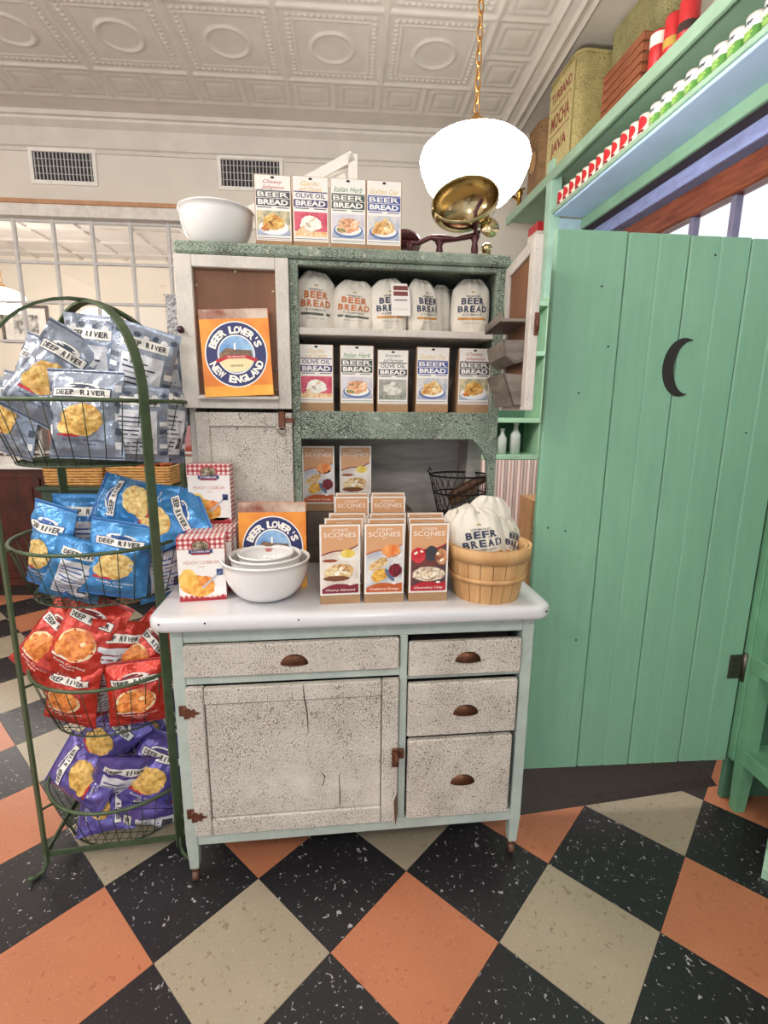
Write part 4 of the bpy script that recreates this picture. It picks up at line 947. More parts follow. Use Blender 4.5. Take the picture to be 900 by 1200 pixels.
# ================================================================== WIRE BASKET on the riser
WIRE = M('#1f1d1e', .5, .6, 0)
wb = thing('wire_basket', 'black wire mesh basket on the block at the back of the cabinet', 'basket', cab(.842, .40, ZW + .165), (0, 0, CYAW))
def oval(rx, ry, z, n=28): return [(rx * math.cos(2 * PI * k / n), ry * math.sin(2 * PI * k / n), z) for k in range(n)]
lv = [(.072, .060, 0), (.082, .066, .045), (.085, .068, .075), (.090, .073, .080), (.098, .080, .13), (.104, .084, .135)]
MB().tube(oval(*lv[-1]), .0032, WIRE, 6, True).build('rim', wb); MB().tube(oval(.088, .071, .075), .0026, WIRE, 6, True).build('middle_ring', wb); MB().tube(oval(.072, .06, .002), .0024, WIRE, 6, True).build('base_ring', wb)
b = MB(); nn = 26
for k in range(nn):
    for sgn in (1, -1):
        pts = []
        for j in range(9):
            t = j / 8; rx, ry = .072 + .032 * t, .060 + .024 * t; a = 2 * PI * k / nn + sgn * t * .55
            pts.append((rx * math.cos(a), ry * math.sin(a), .135 * t))
        b.tube(pts, .0009, WIRE, 4)
for k in range(-4, 5):
    q = k / 5; e = math.sqrt(1 - q * q); b.tube([(.072 * q, -.06 * e, .002), (.072 * q, .06 * e, .002)], .0009, WIRE, 4).tube([(-.072 * e, .06 * q, .002), (.072 * e, .06 * q, .002)], .0009, WIRE, 4)
b.build('mesh_wires', wb)
MB().tube([(-.100, 0, .135), (-.112, 0, .15), (-.108, 0, .16), (-.10, 0, .15)], .0026, WIRE, 6).build('side_hook', wb)
br = thing('wooden_brush', 'dark wooden handled scrub brush resting in the wire basket', 'brush', cab(.845, .39, ZW + .245), (0, math.radians(-27), CYAW))
MB().tube([(-.05, 0, 0), (0, 0, .006), (.06, 0, .006), (.12, 0, 0)], [.012, .016, .016, .012], wood('brush_wood', '#3a2418', '#6a452c', .5, 6), 10).build('handle', br); MB().box((-.05, -.012, -.03), (.05, .012, -.008), M('#5a4632', .9, 0, .3, 90), .003).build('bristles', br)
mg = thing('enamel_pitcher', 'tall dark blue enamel pitcher with pale rim behind the splint basket', 'pitcher', cab(.895, .275, ZW), (0, 0, .4))
MB().lathe([(.032, 0), (.034, .004), (.034, .20), (.031, .20), (.031, .01), (0, .01)], M('#27354a', .25), 24).build('pitcher_body', mg); MB().tube([(.0335 * math.cos(2 * PI * k / 24), .0335 * math.sin(2 * PI * k / 24), .20) for k in range(24)], .0024, M('#b9bcd4', .3), 6, True).build('rim', mg); MB().tube([(.032, 0, .16), (.06, 0, .155), (.062, 0, .09), (.032, 0, .075)], .005, M('#27354a', .25), 8).build('handle', mg)

# ================================================================== BALANCE SCALE on top of the cabinet
IRON = M('#4a1c22', .3, .3, .2, 20); BRASS = M('#b3a079', .18, 1, .12, 6)
sl_ = thing('balance_scale', 'antique dark red iron balance scale with brass scoop on the cabinet top', 'scale', cab(.76, .46, 1.79), (0, 0, CYAW))
MB().prism([(-.135, -.035), (.135, -.035), (.15, 0), (.135, .035), (-.135, .035), (-.15, 0)], 0, .012, IRON).build('base', sl_)
for nm_, x, h in (('left_pillar', -.095, .062), ('centre_pillar', .0, .075), ('right_pillar', .115, .095)): MB().lathe([(.026, .012), (.017, .02), (.010, .035), (.012, h * .6), (.009, h * .8), (.016, h), (.006, h + .012), (0, h + .014)], IRON, 14, Matrix.Translation((x, 0, 0))).build(nm_, sl_)
MB().tube([(-.135, 0, .070), (-.07, 0, .066), (-.03, 0, .086), (0, 0, .082), (.05, 0, .084), (.115, 0, .098), (.13, 0, .11)], [.007, .008, .008, .014, .008, .009, .006], IRON, 8).build('beam', sl_)
MB().lathe([(0, .07), (.03, .071), (.056, .080), (.060, .090), (.057, .090), (.052, .083), (0, .076)], IRON, 28, Matrix.Translation((-.112, 0, -.004)) @ Matrix.Rotation(-.5, 4, 'X')).build('weight_plate', sl_)
b = MB()   # brass scoop: half egg, open side up and to the left
def scoop(u, v):
    a = -PI * .98 + 2 * PI * .98 * u; t = v
    ph = PI * .56 * (1 - t); L_, R_ = .080, .062
    x = L_ * math.sin(ph) * math.cos(a) * (1.15 if math.cos(a) < 0 else 1); y = R_ * math.sin(ph) * math.sin(a); z = -.066 * math.cos(ph) - .004 * math.cos(a)
    return (x, y, z)
MSC = Matrix.Translation((.085, 0, .195)) @ Matrix.Rotation(math.radians(-24), 4, 'Y') @ Matrix.Rotation(math.radians(66), 4, 'X') @ Matrix.Scale(1.28, 4)
b.grid(40, 14, lambda u, v: MSC @ Vector(scoop(u, v)), BRASS); sp = b.build('brass_scoop', sl_); md = sp.modifiers.new('s', 'SOLIDIFY'); md.thickness = .0025
MB().tube([MSC @ Vector(scoop(k / 40, 0)) for k in range(41)], .0028, BRASS, 6).build('scoop_rim', sp)
MB().tube([(.115, 0, .09), (.108, -.03, .115), (.10, -.045, .15), (.118, -.05, .185)], .006, IRON, 8).tube([(.118, 0, .09), (.125, .03, .115), (.13, .045, .15)], .006, IRON, 8).build('scoop_bracket', sl_)
MB().lathe([(0, 0), (.030, 0), (.030, .006), (0, .010)], M('#c9b48a', .12, 1, 0), 24, Matrix.Translation((.155, -.02, .115)) @ Matrix.Rotation(PI / 2.3, 4, 'X')).build('brass_disc', sl_)
MB().lathe([(.014, 0), (.018, .02), (.010, .03), (0, .034)], BRASS, 16, Matrix.Translation((.155, .0, .045))).build('weight', sl_)
# slanted white frame behind the cartons
wf = thing('white_frame', 'white painted frame with slanted top leaning behind the bread cartons', 'frame', cab(.335, .60, 1.79), (0, 0, CYAW))
def bar(name, p, q, w=.03, d=.03): MB().tube([p, q], 0, WHITEP, 4, False, None, False, (w, d), (0, 0, 1) if abs(q[2] - p[2]) < abs(q[0] - p[0]) else (1, 0, 0)).build(name, wf)
bar('right_stile', (.155, 0, 0), (.155, 0, .365)); bar('top_rail', (-.27, 0, .13), (.155, 0, .36)); bar('inner_rail', (-.20, -.004, .12), (.13, -.004, .30), .016, .02); bar('left_stile', (-.26, 0, 0), (-.26, 0, .12)); bar('bottom_rail', (-.26, 0, .016), (.155, 0, .016))

# ================================================================== PENDANT LAMPS
GLOBE = emis('lit_opal_glass', '#fff9f2', LAMP_STRENGTH)
LBR = M('#b98a4e', .3, .9, .1)
def pendant(loc, label, ztop, group='opal glass pendant lamps', links=True):
    t = thing('pendant_lamp', label, 'lamp', loc, (0, 0, 0), group)
    MB().lathe([(.0, -.135), (.07, -.132), (.13, -.110), (.178, -.060), (.203, .0), (.208, .028), (.198, .056), (.165, .084), (.11, .106), (.062, .122)], GLOBE, 40).build('glass_globe', t)
    MB().lathe([(.064, .122), (.066, .130), (.05, .142), (.03, .148), (.028, .165), (.012, .172), (.010, .185), (0, .186)], LBR, 24).build('fitter', t)
    n = int((ztop - loc[2] - .185) / .040); lm = MB().tube([(.010 * math.cos(2 * PI * k / 14), 0, .026 * math.sin(2 * PI * k / 14)) for k in range(14)], .0034, LBR, 6, True).mesh('chain_link')
    for k in range(n): obj('chain_link', lm, t, (0, 0, .205 + .040 * k), (0, 0, PI / 2 * (k % 2) + .3))
    MB().lathe([(.055, 0), (.05, -.02), (.015, -.03), (0, -.03)][::-1], LBR, 20, Matrix.Translation((0, 0, ztop - loc[2]))).build('ceiling_canopy', t)
    return t
pendant((.476, 2.10, 2.245), 'lit white glass pendant lamp hanging on a chain above the cabinet', CEIL_Z - .004)
for x, y, w_ in ((-1.6, 1.0, 'left of the viewer'), (-1.6, -.9, 'behind the viewer to the left'), (.35, -.9, 'behind the viewer to the right'), (-3.3, 1.6, 'far left near the paned screen'), (-3.2, -.6, 'far left behind the viewer')): pendant((x, y, 2.5), 'white glass pendant lamp hanging in the shop, ' + w_, CEIL_Z - .004, 'shop pendant lamps out of view')
c = at_y(4, 352, 6.0); pendant((c.x, c.y, c.z), 'lit white pendant lamp in the room behind the paned screen', 3.42)
pendant((-1.2, 6.6, 2.5), 'added unseen pendant lamp brightening the far room, hidden by the cabinet', 3.42); pendant((-4.2, 5.6, 2.5), 'added unseen pendant lamp brightening the room behind the screen from the far left', 3.42)  # two unseen lamps added to brighten the room behind the panes

# ================================================================== VENTS on the back wall
def vent(x0, x1, z0, z1, label):
    t = thing('air_vent', label, 'vent', ((x0 + x1) / 2, WALL_Y, (z0 + z1) / 2), (0, 0, 0), 'wall air vents'); w, h = (x1 - x0) / 2, (z1 - z0) / 2
    b = MB(); f = .028
    b.box((-w, -.014, h - f), (w, 0, h), WHITEP, .002).box((-w, -.014, -h), (w, 0, -h + f), WHITEP, .002).box((-w, -.014, -h + f), (-w + f, 0, h - f), WHITEP, .002).box((w - f, -.014, -h + f), (w, 0, h - f), WHITEP, .002); b.build('frame', t)
    MB().box((-w + f, -.002, -h + f), (w - f, 0, h - f), M('#2a2a2e', .7)).build('backing', t)
    n = 16; sm_ = MB().box((-.0035, -.010, -h + f), (.0035, -.002, h - f), M('#b9b6b4', .5)).mesh('slat')
    for k in range(n): obj('slat', sm_, t, (-w + f + (2 * w - 2 * f) * (k + .5) / n, 0, 0))
    for z in (-.05, 0, .05): MB().box((-w + f, -.006, z - .002), (w - f, -.003, z + .002), M('#b9b6b4', .5)).build('cross_bar', t)
vent(-2.391, -1.905, 2.990, 3.240, 'white framed air vent on the back wall, above the paned screen'); vent(-1.010, -.512, 2.998, 3.248, 'white framed air vent on the back wall, behind the bread cartons')

# ================================================================== WIRE RACK WITH CHIP BAGS
RG = M('#4a5a40', .5, .3, .2, 30); RW_ = M('#3d4a36', .5, .4, .1)
RC = Vector((-.722, 1.495)); LEGS = [(-.887, 1.290), (-.520, 1.330), (-.557, 1.700), (-.924, 1.660)]
rk = thing('wire_rack', 'green metal rack with arched hoops and four round wire baskets', 'rack')
for i, j in ((0, 2), (1, 3)):
    a, c = Vector(LEGS[i]), Vector(LEGS[j]); m_ = (a + c) / 2; hv = (c - a) / 2; path = []
    for k in range(7): path.append((a.x, a.y, .03 + 1.33 * k / 6))
    for k in range(1, 20):
        t = PI * k / 20; p2 = m_ - hv * math.cos(t); path.append((p2.x, p2.y, 1.36 + .255 * math.sin(t) + (.006 if i == 0 else 0)))
    for k in range(6, -1, -1): path.append((c.x, c.y, .03 + 1.33 * k / 6))
    perp = Vector((-hv.y, hv.x)).normalized()
    MB().tube(path, 0, RG, 4, False, None, False, (.024, .007), (perp.x, perp.y, 0)).build('hoop', rk)
    for (q, sg) in ((a, -1), (c, 1)):
        dv_ = hv.normalized() * sg; MB().tube([(q.x, q.y, .06), (q.x, q.y, .03), (q.x + dv_.x * .012, q.y + dv_.y * .012, .009), (q.x + dv_.x * .035, q.y + dv_.y * .035, .006), (q.x + dv_.x * .05, q.y + dv_.y * .05, .016)], .006, RG, 8).build('foot', rk)
for i, j in ((0, 1), (1, 2), (2, 3), (3, 0)): MB().tube([(*LEGS[i], .06), (*LEGS[j], .06)], 0, RG, 4, False, None, False, (.016, .006), (0, 0, 1)).build('lower_brace', rk)
BAS = [(1.352, .248, .198, .165), (.968, .240, .195, .155), (.588, .232, .186, .165), (.205, .226, .180, .150)]
for zr, R1, R0, hb in BAS:
    bs = MB().tube([(RC.x + R1 * math.cos(2 * PI * k / 48), RC.y + R1 * math.sin(2 * PI * k / 48), zr) for k in range(48)], .0052, RG, 8, True).build('basket', rk)
    MB().tube([(RC.x + R0 * math.cos(2 * PI * k / 40), RC.y + R0 * math.sin(2 * PI * k / 40), zr - hb) for k in range(40)], .003, RW_, 6, True).build('base_ring', bs)
    b = MB()
    for k in range(36):
        a = 2 * PI * k / 36; ca, sa = math.cos(a), math.sin(a)
        b.tube([(RC.x + R1 * ca, RC.y + R1 * sa, zr), (RC.x + (R0 + (R1 - R0) * .45) * ca, RC.y + (R0 + (R1 - R0) * .45) * sa, zr - hb * .6), (RC.x + R0 * ca, RC.y + R0 * sa, zr - hb)], .0014, RW_, 4)
    b.build('rib_wires', bs); b = MB()
    for k in range(-7, 8):
        q = k / 8; e = math.sqrt(1 - q * q); b.tube([(RC.x + R0 * q, RC.y - R0 * e, zr - hb), (RC.x + R0 * q, RC.y + R0 * e, zr - hb)], .0013, RW_, 4).tube([(RC.x - R0 * e, RC.y + R0 * q, zr - hb), (RC.x + R0 * e, RC.y + R0 * q, zr - hb)], .0013, RW_, 4)
    b.build('floor_wires', bs)
    for (lx, ly) in LEGS:
        dv_ = (Vector((lx, ly)) - RC); b_ = MB().tube([(RC.x + dv_.x * R1 / dv_.length, RC.y + dv_.y * R1 / dv_.length, zr), (lx, ly, zr)], .004, RG, 6); b_.build('bracket', bs)

def foil(name, c):
    m, nt, b = nodes(name, .2, .35, .8)
    n = N(nt, 'ShaderNodeTexNoise', Scale=38, Detail=4, Roughness=.6); nt.links.new(coords(nt), n.inputs['Vector'])
    l = lin(c); d = tuple(v * .72 for v in l[:3]) + (1,)
    n2 = N(nt, 'ShaderNodeTexNoise', Scale=11, Detail=3); nt.links.new(coords(nt), n2.inputs['Vector'])
    nt.links.new(ramp(nt, n2.outputs[0], [(.35, d), (.65, l)]), b.inputs['Base Color']); bump(nt, b, n.outputs[0], .5, .008)
    return m
FO = {'silver': foil('silver_blue_foil', '#9aa5b8'), 'blue': foil('sky_blue_foil', '#4a97d8'), 'red': foil('red_foil', '#d23a2c'), 'purple': foil('violet_foil', '#6a5eb0')}
CHIP = {'silver': food('#c08a3a', '#edc877', 70), 'blue': food('#c99a4c', '#efd692', 70), 'red': food('#c8632a', '#ef9a4c', 70), 'purple': food('#b98a3c', '#e8c06a', 70)}
DK = {'silver': '#3a4358', 'blue': '#1f4f94', 'red': '#7c1620', 'purple': '#33266a'}
def bag_prints(kind, w, h):
    p = Print(.0005); x = w / 2
    p.ell(0, h * .785, x * .46, h * .055, '#f0ece4', 1, 16, 0, 0, 0, 2).ell(0, h * .785, x * .36, h * .040, DK[kind], 2, 16, 0, 0, 0, 2)
    p.rect(-x * .74, h * .675, x * .74, h * .785, DK[kind], 3, 18).rect(-x * .71, h * .685, x * .71, h * .775, '#efebe3', 4, 18)
    for k_, ch in enumerate('DEEP RIVER'):
        if ch != ' ': p.text(ch, x * (-.57 + 1.14 * k_ / 9), h * .73, x * (.045 if ch == 'I' else .115), h * .058, '#2c2c34', 6, .035)
    if kind == 'red': p.ell(0, h * .43, x * .60, h * .185, '#f0d9a8', 1, 26, 0, 0, 0, 3)
    p.ell(0, h * .43, x * .55, h * .17, CHIP[kind], 3, 26, .06, 5, .3, 4).ell(-x * .34, h * .35, x * .30, h * .085, CHIP[kind], 4, 18, .08, 8, 0, 3)
    p.rect(-x * .62, h * .245, -x * .05, h * .275, '#b82430' if kind != 'red' else '#f0e6da', 3, 3); p.text('Kettle Cooked', x * .05, h * .21, x * 1.05, h * .028, '#f0ece4' if kind != 'silver' else '#39435a', 3, .0); p.text('Chips', x * .05, h * .165, x * .5, h * .028, '#f0ece4' if kind != 'silver' else '#39435a', 3, .0)
    p.rect(-x, h * .012, x, h * .03, DK[kind], 1, 8).rect(-x, h * .965, x, h * .985, DK[kind], 1, 8)
    if kind == 'silver':
        for k_ in range(5): p.rect(-x * .93, h * (.10 + .16 * k_), -x * .80, h * (.21 + .16 * k_), ('#4a5264', '#e4e4e6')[k_ % 2], 1, 4).rect(x * .80, h * (.12 + .16 * k_), x * .93, h * (.20 + .16 * k_), ('#e4e4e6', '#4a5264')[k_ % 2], 1, 4)
    q = Print(.0005)
    if kind == 'silver':
        for k_ in range(7): q.ell(x * (-.82 + .27 * k_), h * (.90 - .03 * (k_ % 2)), x * .10, h * .03, ('#3f485c', '#e4e4e6')[k_ % 2], 1, 10, .2, k_)
        for k_ in range(6): q.rect(x * .70, h * (.10 + .10 * k_), x * .94, h * (.16 + .10 * k_), ('#3f485c', '#e4e4e6', '#7c8598')[k_ % 3], 1, 4).rect(-x * .94, h * (.12 + .10 * k_), -x * .70, h * (.17 + .10 * k_), ('#e4e4e6', '#3f485c')[k_ % 2], 1, 4)
    q.rect(-x * .62, h * .12, x * .62, h * .70, M('#d7d8de', .4, 0, .05), 1, 22)
    for k in range(9): q.rect(-x * .54, h * (.16 + .055 * k), x * (.1 + .4 * ((k * 7) % 5) / 5), h * (.178 + .055 * k), DK[kind] if k % 3 else '#8a8c98', 2, 6)
    q.rect(-x * .70, h * .76, x * .70, h * .86, '#efebe3', 1, 18); [q.text(ch, x * (-.57 + 1.14 * k_ / 9), h * .81, x * (.045 if ch == 'I' else .115), h * .055, '#2c2c34', 3, .035) for k_, ch in enumerate('DEEP RIVER') if ch != ' ']
    q.rect(x * .2, h * .20, x * .5, h * .34, '#3c3c44', 3, 4)
    return p, q
BAGV = {}
def bag(kind, px, py, Y, label, roll=0, yaw=0, tilt=0, w=.185, h=.245, d=.07, back=False, seed=0):
    key = (kind, seed % 3)
    if key not in BAGV:
        me, f1, f2 = pouch(.185, .245, .075, FO[kind], 50 + seed % 3 * 13 + len(kind), 'bag'); p, q = bag_prints(kind, .185, .245)
        BAGV[key] = (me, p.mesh('front_print', f1), q.mesh('back_print', lambda u, v, dd: f2(u, v, dd)))
    me, m1, m2 = BAGV[key]
    c = at_y(px, py, Y)
    R_ = Matrix.Rotation(math.radians(yaw + (180 if back else 0)), 4, 'Z') @ Matrix.Rotation(math.radians(tilt), 4, 'X') @ Matrix.Rotation(math.radians(roll if not back else -roll), 4, 'Y')
    t = thing('chip_bag', label, 'chip bag', (0, 0, 0), (0, 0, 0), kind + ' chip bags in the wire rack')
    S = Matrix.Diagonal((w / .185, 1, h / .245, 1))
    t.matrix_world = Matrix.Translation(c) @ R_ @ Matrix.Translation((0, 0, -h / 2)) @ S
    obj('bag_body', me, t); obj('front_print', m1, t); obj('back_print', m2, t)
    return t
sb = [ # kind, px, py, Y, roll, yaw, tilt, w, h, back, label
 ('silver', 102, 486, 1.345, 2, 2, -6, .185, .225, 0, 'silver blue chip bag standing upright at the front of the top basket'),
 ('silver', 62, 440, 1.40, 32, 18, -8, .15, .26, 0, 'silver blue chip bag leaning right at the left of the top basket'),
 ('silver', 112, 428, 1.47, 6, -10, -4, .17, .26, 1, 'silver blue chip bag standing tallest in the middle of the top basket'),
 ('silver', 165, 438, 1.45, 14, 18, -6, .165, .25, 1, 'silver blue chip bag turned back to front right of the rack hoop'),
 ('silver', 190, 455, 1.56, -10, 30, -4, .16, .24, 1, 'silver blue chip bag at the right end of the top basket'),
 ('silver', 22, 486, 1.42, 10, -24, -10, .165, .22, 0, 'silver blue chip bag at the left front of the top basket'),
 ('silver', 45, 442, 1.60, 22, -10, -6, .15, .23, 0, 'silver blue chip bag at the back left of the top basket'),
 ('silver', 160, 497, 1.385, 4, 20, -6, .16, .20, 1, 'silver blue chip bag low behind the front hoop of the top basket'),
 ('silver', 193, 497, 1.48, 6, 55, -4, .15, .22, 1, 'silver blue chip bag low at the right front of the top basket'),
 ('blue', 60, 640, 1.40, 8, -24, -8, .165, .24, 0, 'sky blue chip bag upright at the left of the second basket'),
 ('blue', 103, 625, 1.50, 4, 20, -4, .17, .24, 1, 'sky blue chip bag turned back to front in the second basket'),
 ('blue', 140, 655, 1.375, 12, 8, -8, .175, .21, 0, 'sky blue chip bag at the front middle of the second basket'),
 ('blue', 160, 590, 1.46, -78, 0, -28, .15, .23, 0, 'sky blue chip bag lying on its side on top of the second basket'),
 ('blue', 195, 613, 1.44, 62, -6, -30, .16, .23, 0, 'sky blue chip bag lying over the right rim of the second basket'),
 ('blue', 92, 668, 1.37, 24, 14, -12, .15, .19, 1, 'sky blue chip bag low at the front left of the second basket'),
 ('blue', 190, 660, 1.45, -4, 40, -4, .15, .22, 1, 'sky blue chip bag low at the right of the second basket'),
 ('red', 63, 752, 1.42, 34, -10, -20, .165, .24, 0, 'red chip bag leaning at the left of the third basket'),
 ('red', 100, 748, 1.40, 24, 0, -22, .18, .25, 0, 'red chip bag with large round chip leaning in the third basket'),
 ('red', 132, 768, 1.42, 18, 26, -12, .16, .24, 1, 'red chip bag turned back to front in the third basket'),
 ('red', 166, 765, 1.44, 48, 4, -20, .165, .23, 0, 'red chip bag lying over the right of the third basket'),
 ('red', 162, 810, 1.37, -3, 8, -6, .175, .19, 0, 'red chip bag upright low at the front right of the third basket'),
 ('red', 86, 810, 1.37, 8, -12, -8, .17, .19, 0, 'red chip bag upright low at the front left of the third basket'),
 ('red', 122, 800, 1.46, -12, 14, -6, .16, .22, 1, 'red chip bag low in the middle of the third basket'),
 ('purple', 130, 862, 1.46, 42, -10, -24, .165, .24, 0, 'violet chip bag leaning on top of the lowest basket'),
 ('purple', 100, 905, 1.41, -72, -16, -30, .16, .23, 0, 'violet chip bag on its side at the left of the lowest basket'),
 ('purple', 140, 908, 1.41, 24, 12, -30, .17, .24, 1, 'violet chip bag turned silver back up in the lowest basket'),
 ('purple', 182, 905, 1.42, 24, 6, -26, .175, .23, 0, 'violet chip bag with chip picture at the right of the lowest basket'),
 ('purple', 180, 852, 1.52, 60, 0, -34, .165, .24, 0, 'violet chip bag high at the back right of the lowest basket'),
 ('purple', 128, 946, 1.39, 82, 0, -50, .14, .17, 0, 'violet chip bag flat at the bottom front of the lowest basket'),
 ('purple', 178, 950, 1.385, -70, 0, -45, .16, .21, 1, 'violet chip bag flat at the bottom right of the lowest basket'),
]
for k, (kd, px, py, Y, ro, ya, ti, w, h, bk_, lb) in enumerate(sb): bag(kd, px, py, Y, lb, ro, ya, ti, w, h, .07, bool(bk_), k)

# ================================================================== BACK LEFT: counter, green chest, wicker baskets
MAH = wood('dark_mahogany', '#2c120e', '#54261c', .35, 5, (3, 3, 1))
ct = thing('counter', 'dark mahogany counter with pale top below the paned screen', 'counter', (-3.0, 3.55, 0))
MB().box((-.9, .03, .08), (.90, .62, .92), MAH).build('body', ct); MB().box((-.95, 0, .92), (.92, .65, .955), M('#d9d6d0', .3), .004).build('top', ct); MB().box((-.88, .05, 0), (.88, .6, .08), M('#1a1211', .6)).build('plinth', ct)
for k in range(4): f = MB().box((-.86 + k * .44, .018, .14), (-.46 + k * .44, .030, .86), MAH, .004).build('panel', ct); MB().box((-.81 + k * .44, .010, .20), (-.51 + k * .44, .018, .80), MAH, .004).build('raised_field', f)
gc_ = thing('green_chest', 'low dark green painted chest carrying two wicker baskets', 'chest', (-1.64, 3.45, 0)); DGN = M('#33473a', .5, 0, .15)
MB().box((-.43, 0, .06), (.45, .5, .79), DGN).build('body', gc_); MB().box((-.45, -.02, .79), (.47, .52, .815), DGN, .004).build('top', gc_)
for x in (-.40, .02): d_ = MB().box((x, -.012, .10), (x + .40, 0, .74), DGN, .003).build('door', gc_); MB().lathe([(.006, 0), (.012, .012), (0, .018)], M('#8a6a3c', .4, .8), 10, Matrix.Translation((x + (.35 if x < 0 else .05), -.012, .45)) @ Matrix.Rotation(PI / 2, 4, 'X')).build('knob', d_)
for x in (-.41, .39):
    for y in (.02, .44): MB().box((x, y, 0), (x + .04, y + .04, .06), DGN).build('foot', gc_)
WK = wood('wicker', '#a8763c', '#d0a260', .6, 30, (1, 1, 1))
CAN = ['#2c2326', '#3c2a2c', '#9a3a2c', '#c46a4a', '#d8c9b8', '#51322c', '#7c2a30']
def wicker(loc, w, label, seed):
    t = thing('wicker_basket', label, 'basket', loc); d, h = .30, .14
    MB().box((-w / 2 + .01, .01, 0), (w / 2 - .01, d - .01, .008), WK).build('bottom', t)
    for k in range(7):
        z = .008 + k * .0185; b = MB(); e = .004 * k / 6
        pth = []
        for (x0_, y0_, x1_, y1_) in ((-w / 2 - e, -e, w / 2 + e, -e), (w / 2 + e, -e, w / 2 + e, d + e), (w / 2 + e, d + e, -w / 2 - e, d + e), (-w / 2 - e, d + e, -w / 2 - e, -e)):
            n_ = 14
            for q in range(n_): pth.append((x0_ + (x1_ - x0_) * q / n_, y0_ + (y1_ - y0_) * q / n_ , z + .0085 + .002 * ((q + k) % 2)))
        b.tube(pth, .0095, WK, 6, True); b.build('weave_row' if k < 6 else 'rim', t)
    rnd = random.Random(seed)
    for k in range(15):
        x = -w / 2 + .05 + (k % 5) * (w - .10) / 4; y = .06 + (k // 5) * .085
        cm = M(rnd.choice(CAN), .3, .2, 0); b = MB().lathe([(.006, -.05), (.018, -.042), (.004, -.032), (.024, -.02), (.027, 0), (.024, .02), (.004, .032), (.018, .042), (.006, .05)], cm, 10)
        o = b.build('wrapped_sweet', None, (loc[0] + x + rnd.uniform(-.008, .008), loc[1] + y, loc[2] + .128 + rnd.uniform(0, .02)), (rnd.uniform(1.2, 1.7), rnd.uniform(-.3, .3), rnd.uniform(0, 3)))
        tag(o, 'foil wrapped sweet heaped in the ' + ('left' if seed == 1 else 'right') + ' wicker basket on the green chest', 'sweet', 'wrapped sweets in the wicker baskets')
    b = MB().box((-w / 2 + .02, .02, .085), (w / 2 - .02, d - .02, .10), M('#3a2620', .8)); tag(b.build('cardboard_tray', None, loc), 'dark cardboard tray under the sweets in the ' + ('left' if seed == 1 else 'right') + ' wicker basket', 'tray')
wicker((-1.86, 3.47, .815), .36, 'wicker basket of wrapped sweets on the green chest, nearer the counter', 1); wicker((-1.43, 3.47, .815), .40, 'wicker basket of wrapped sweets on the green chest, nearer the cabinet', 2)
# room behind the screen
c = at_y(30, 380, 7.88); pf = thing('picture', 'dark framed black and white picture on the wall behind the paned screen', 'picture', (c.x, 7.9, c.z))
for a, e in (((-.33, -.03, .22), (.33, 0, .26)), ((-.33, -.03, -.26), (.33, 0, -.22)), ((-.33, -.03, -.22), (-.29, 0, .22)), ((.29, -.03, -.22), (.33, 0, .22))): MB().box(a, e, M('#3a2622', .4), .003).build('frame_side', pf)
MB().box((-.29, -.012, -.22), (.29, -.002, .22), M('#e9e5dd', .5)).build('mat_board', pf); MB().box((-.17, -.016, -.13), (.17, -.012, .13), food('#2b2b2b', '#d9d6d0', 14)).build('print', pf)
bt = thing('bench', 'red upholstered bench with mahogany back behind the paned screen', 'bench', (-3.6, 7.2, 0))
MB().box((-1.3, .45, .0), (1.6, .58, 1.62), MAH, .01).build('back_frame', bt); MB().box((-1.28, .40, .55), (1.58, .45, 1.45), M('#9a3a30', .5), .01).build('back_cushion', bt); MB().box((-1.28, -.05, .40), (1.58, .40, .55), M('#9a3a30', .5), .01).build('seat_cushion', bt); MB().box((-1.25, .0, 0), (1.55, .40, .40), MAH).build('base', bt)
c = at_y(6, 447, 4.95)
for k in range(6): tag(MB().box((-.13 + .012 * (k % 2), -.1, 0), (.13 + .008 * (k % 3), .1, .034), M('#a9cbe0', .8, 0, .1), .006).build('folded_cloth', None, (c.x, 4.98, 1.40 + .036 * k)), ('pale blue folded cloth at the bottom of the stack behind the screen', 'pale blue folded cloth second from the bottom of the stack', 'pale blue folded cloth third from the bottom of the stack', 'pale blue folded cloth third from the top of the stack', 'pale blue folded cloth second from the top of the stack', 'pale blue folded cloth on top of the stack behind the screen')[k], 'cloth', 'folded blue cloths')
cs = thing('display_plinth', 'mahogany display plinth under the blue cloths behind the screen', 'plinth', (c.x, 4.98, 0)); MB().box((-.22, -.16, 0), (.22, .16, 1.36), MAH, .006).build('body', cs); MB().box((-.25, -.19, 1.36), (.25, .19, 1.40), MAH, .006).build('top', cs)
c = at_y(201, 376, 4.30); hs = thing('hanging_sign', 'narrow grey patterned banner hanging in front of the paned screen', 'sign', (c.x, 4.33, c.z)); MB().box((-.045, -.006, -.20), (.045, .006, .20), food('#6a6c72', '#cfd0d2', 55)).build('banner', hs); MB().tube([(-.06, 0, .20), (.06, 0, .20)], .006, MUN, 6).build('rod', hs)

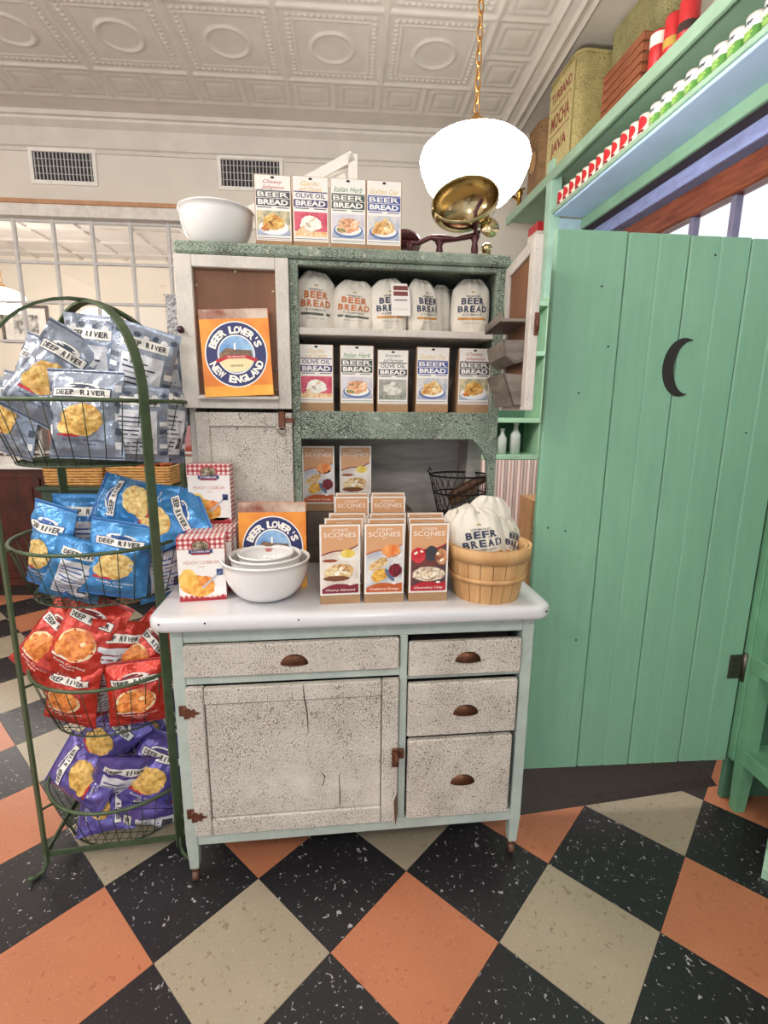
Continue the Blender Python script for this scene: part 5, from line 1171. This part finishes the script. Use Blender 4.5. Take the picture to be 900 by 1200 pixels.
# ================================================================== BEHIND, between cabinet and door
fs_ = thing('green_rack', 'pale green shelf rack with striped curtain seen beyond the cabinet', 'shelf', (1.02, 3.25, 0)); PG = M('#a5cfb0', .5, 0, .08)
for x in (-.24, .22): MB().box((x, 0, 0), (x + .03, .32, 2.05), PG, .003).build('side_post', fs_)
for z in (1.06, 1.30, 1.72, 2.02): MB().box((-.21, -.015, z - .03), (.22, .32, z), PG, .003).build('shelf_board', fs_)
MB().box((-.21, .30, .1), (.22, .315, 2.02), GREEND).build('back_panel', fs_)
def stripes():
    m, nt, b = nodes('striped_cotton', .9)
    s = N(nt, 'ShaderNodeSeparateXYZ'); nt.links.new(coords(nt), s.inputs[0]); a = N(nt, 'ShaderNodeMath', operation='MULTIPLY'); nt.links.new(s.outputs[0], a.inputs[0]); a.inputs[1].default_value = 46
    f = N(nt, 'ShaderNodeMath', operation='FRACT'); nt.links.new(a.outputs[0], f.inputs[0]); nt.links.new(ramp(nt, f.outputs[0], [(.0, lin('#e8ddd6')), (.55, lin('#e8ddd6')), (.6, lin('#c79a98')), (.95, lin('#c79a98'))]), b.inputs['Base Color']); return m
MB().grid(60, 2, lambda u, v: (-.205 + .42 * u, -.022 - .010 * math.sin(u * 44) * (1.2 - v * .6), .12 + .91 * v), stripes()).build('curtain', fs_)
for k, (x, h, r) in enumerate(((.86, .15, .022), (.93, .20, .028), (1.02, .17, .03), (1.11, .21, .034))): 
    t = thing('glass_bottle', ('short frosted white bottle at the left of the far green rack', 'slim frosted white bottle second on the far green rack', 'frosted white bottle third on the far green rack', 'tall white bottle at the right of the far green rack')[k], 'bottle', (x, 3.33, 1.06), (0, 0, 0), 'bottles on the far green rack'); BT = M('#c9cfcb', .2)
    MB().lathe([(r, 0), (r, h * .62), (r * .45, h * .78), (r * .4, h * .92)], BT, 16).build('body', t); MB().lathe([(r * .5, h * .92), (r * .5, h), (0, h)], M('#e4e4e2', .4), 12).build('cap', t)
cbx = thing('cardboard_box', 'cardboard box with blue printed band standing behind the cabinet', 'box', (1.13, 2.75, 0)); MB().box((-.13, -.1, 0), (.13, .1, .86), M('#b58a60', .8)).build('carton', cbx)
pr = Print()
for k in range(6): pr.rect(-.115 + k * .04, .74, -.09 + k * .04, .82, '#3c4668', 1)
pr.rect(-.12, .70, .12, .71, '#3c4668', 1).rect(-.12, .67, .12, .68, '#3c4668', 1); o = obj('printed_band', pr.mesh('printed_band', lambda u, v, d: (u, -.1005 - d, v)), cbx)
rb = thing('red_box', 'red and white box on the far end of the green wall shelf', 'box'); rb.matrix_world = WM @ Matrix.Translation((.10, .95, 2.465)); MB().box((-.09, -.08, 0), (.09, .08, .16), M('#c23038', .4), .002).build('carton', rb); MB().box((-.0915, -.081, .05), (.0915, .081, .10), M('#ece4dc', .4)).build('label_band', rb)
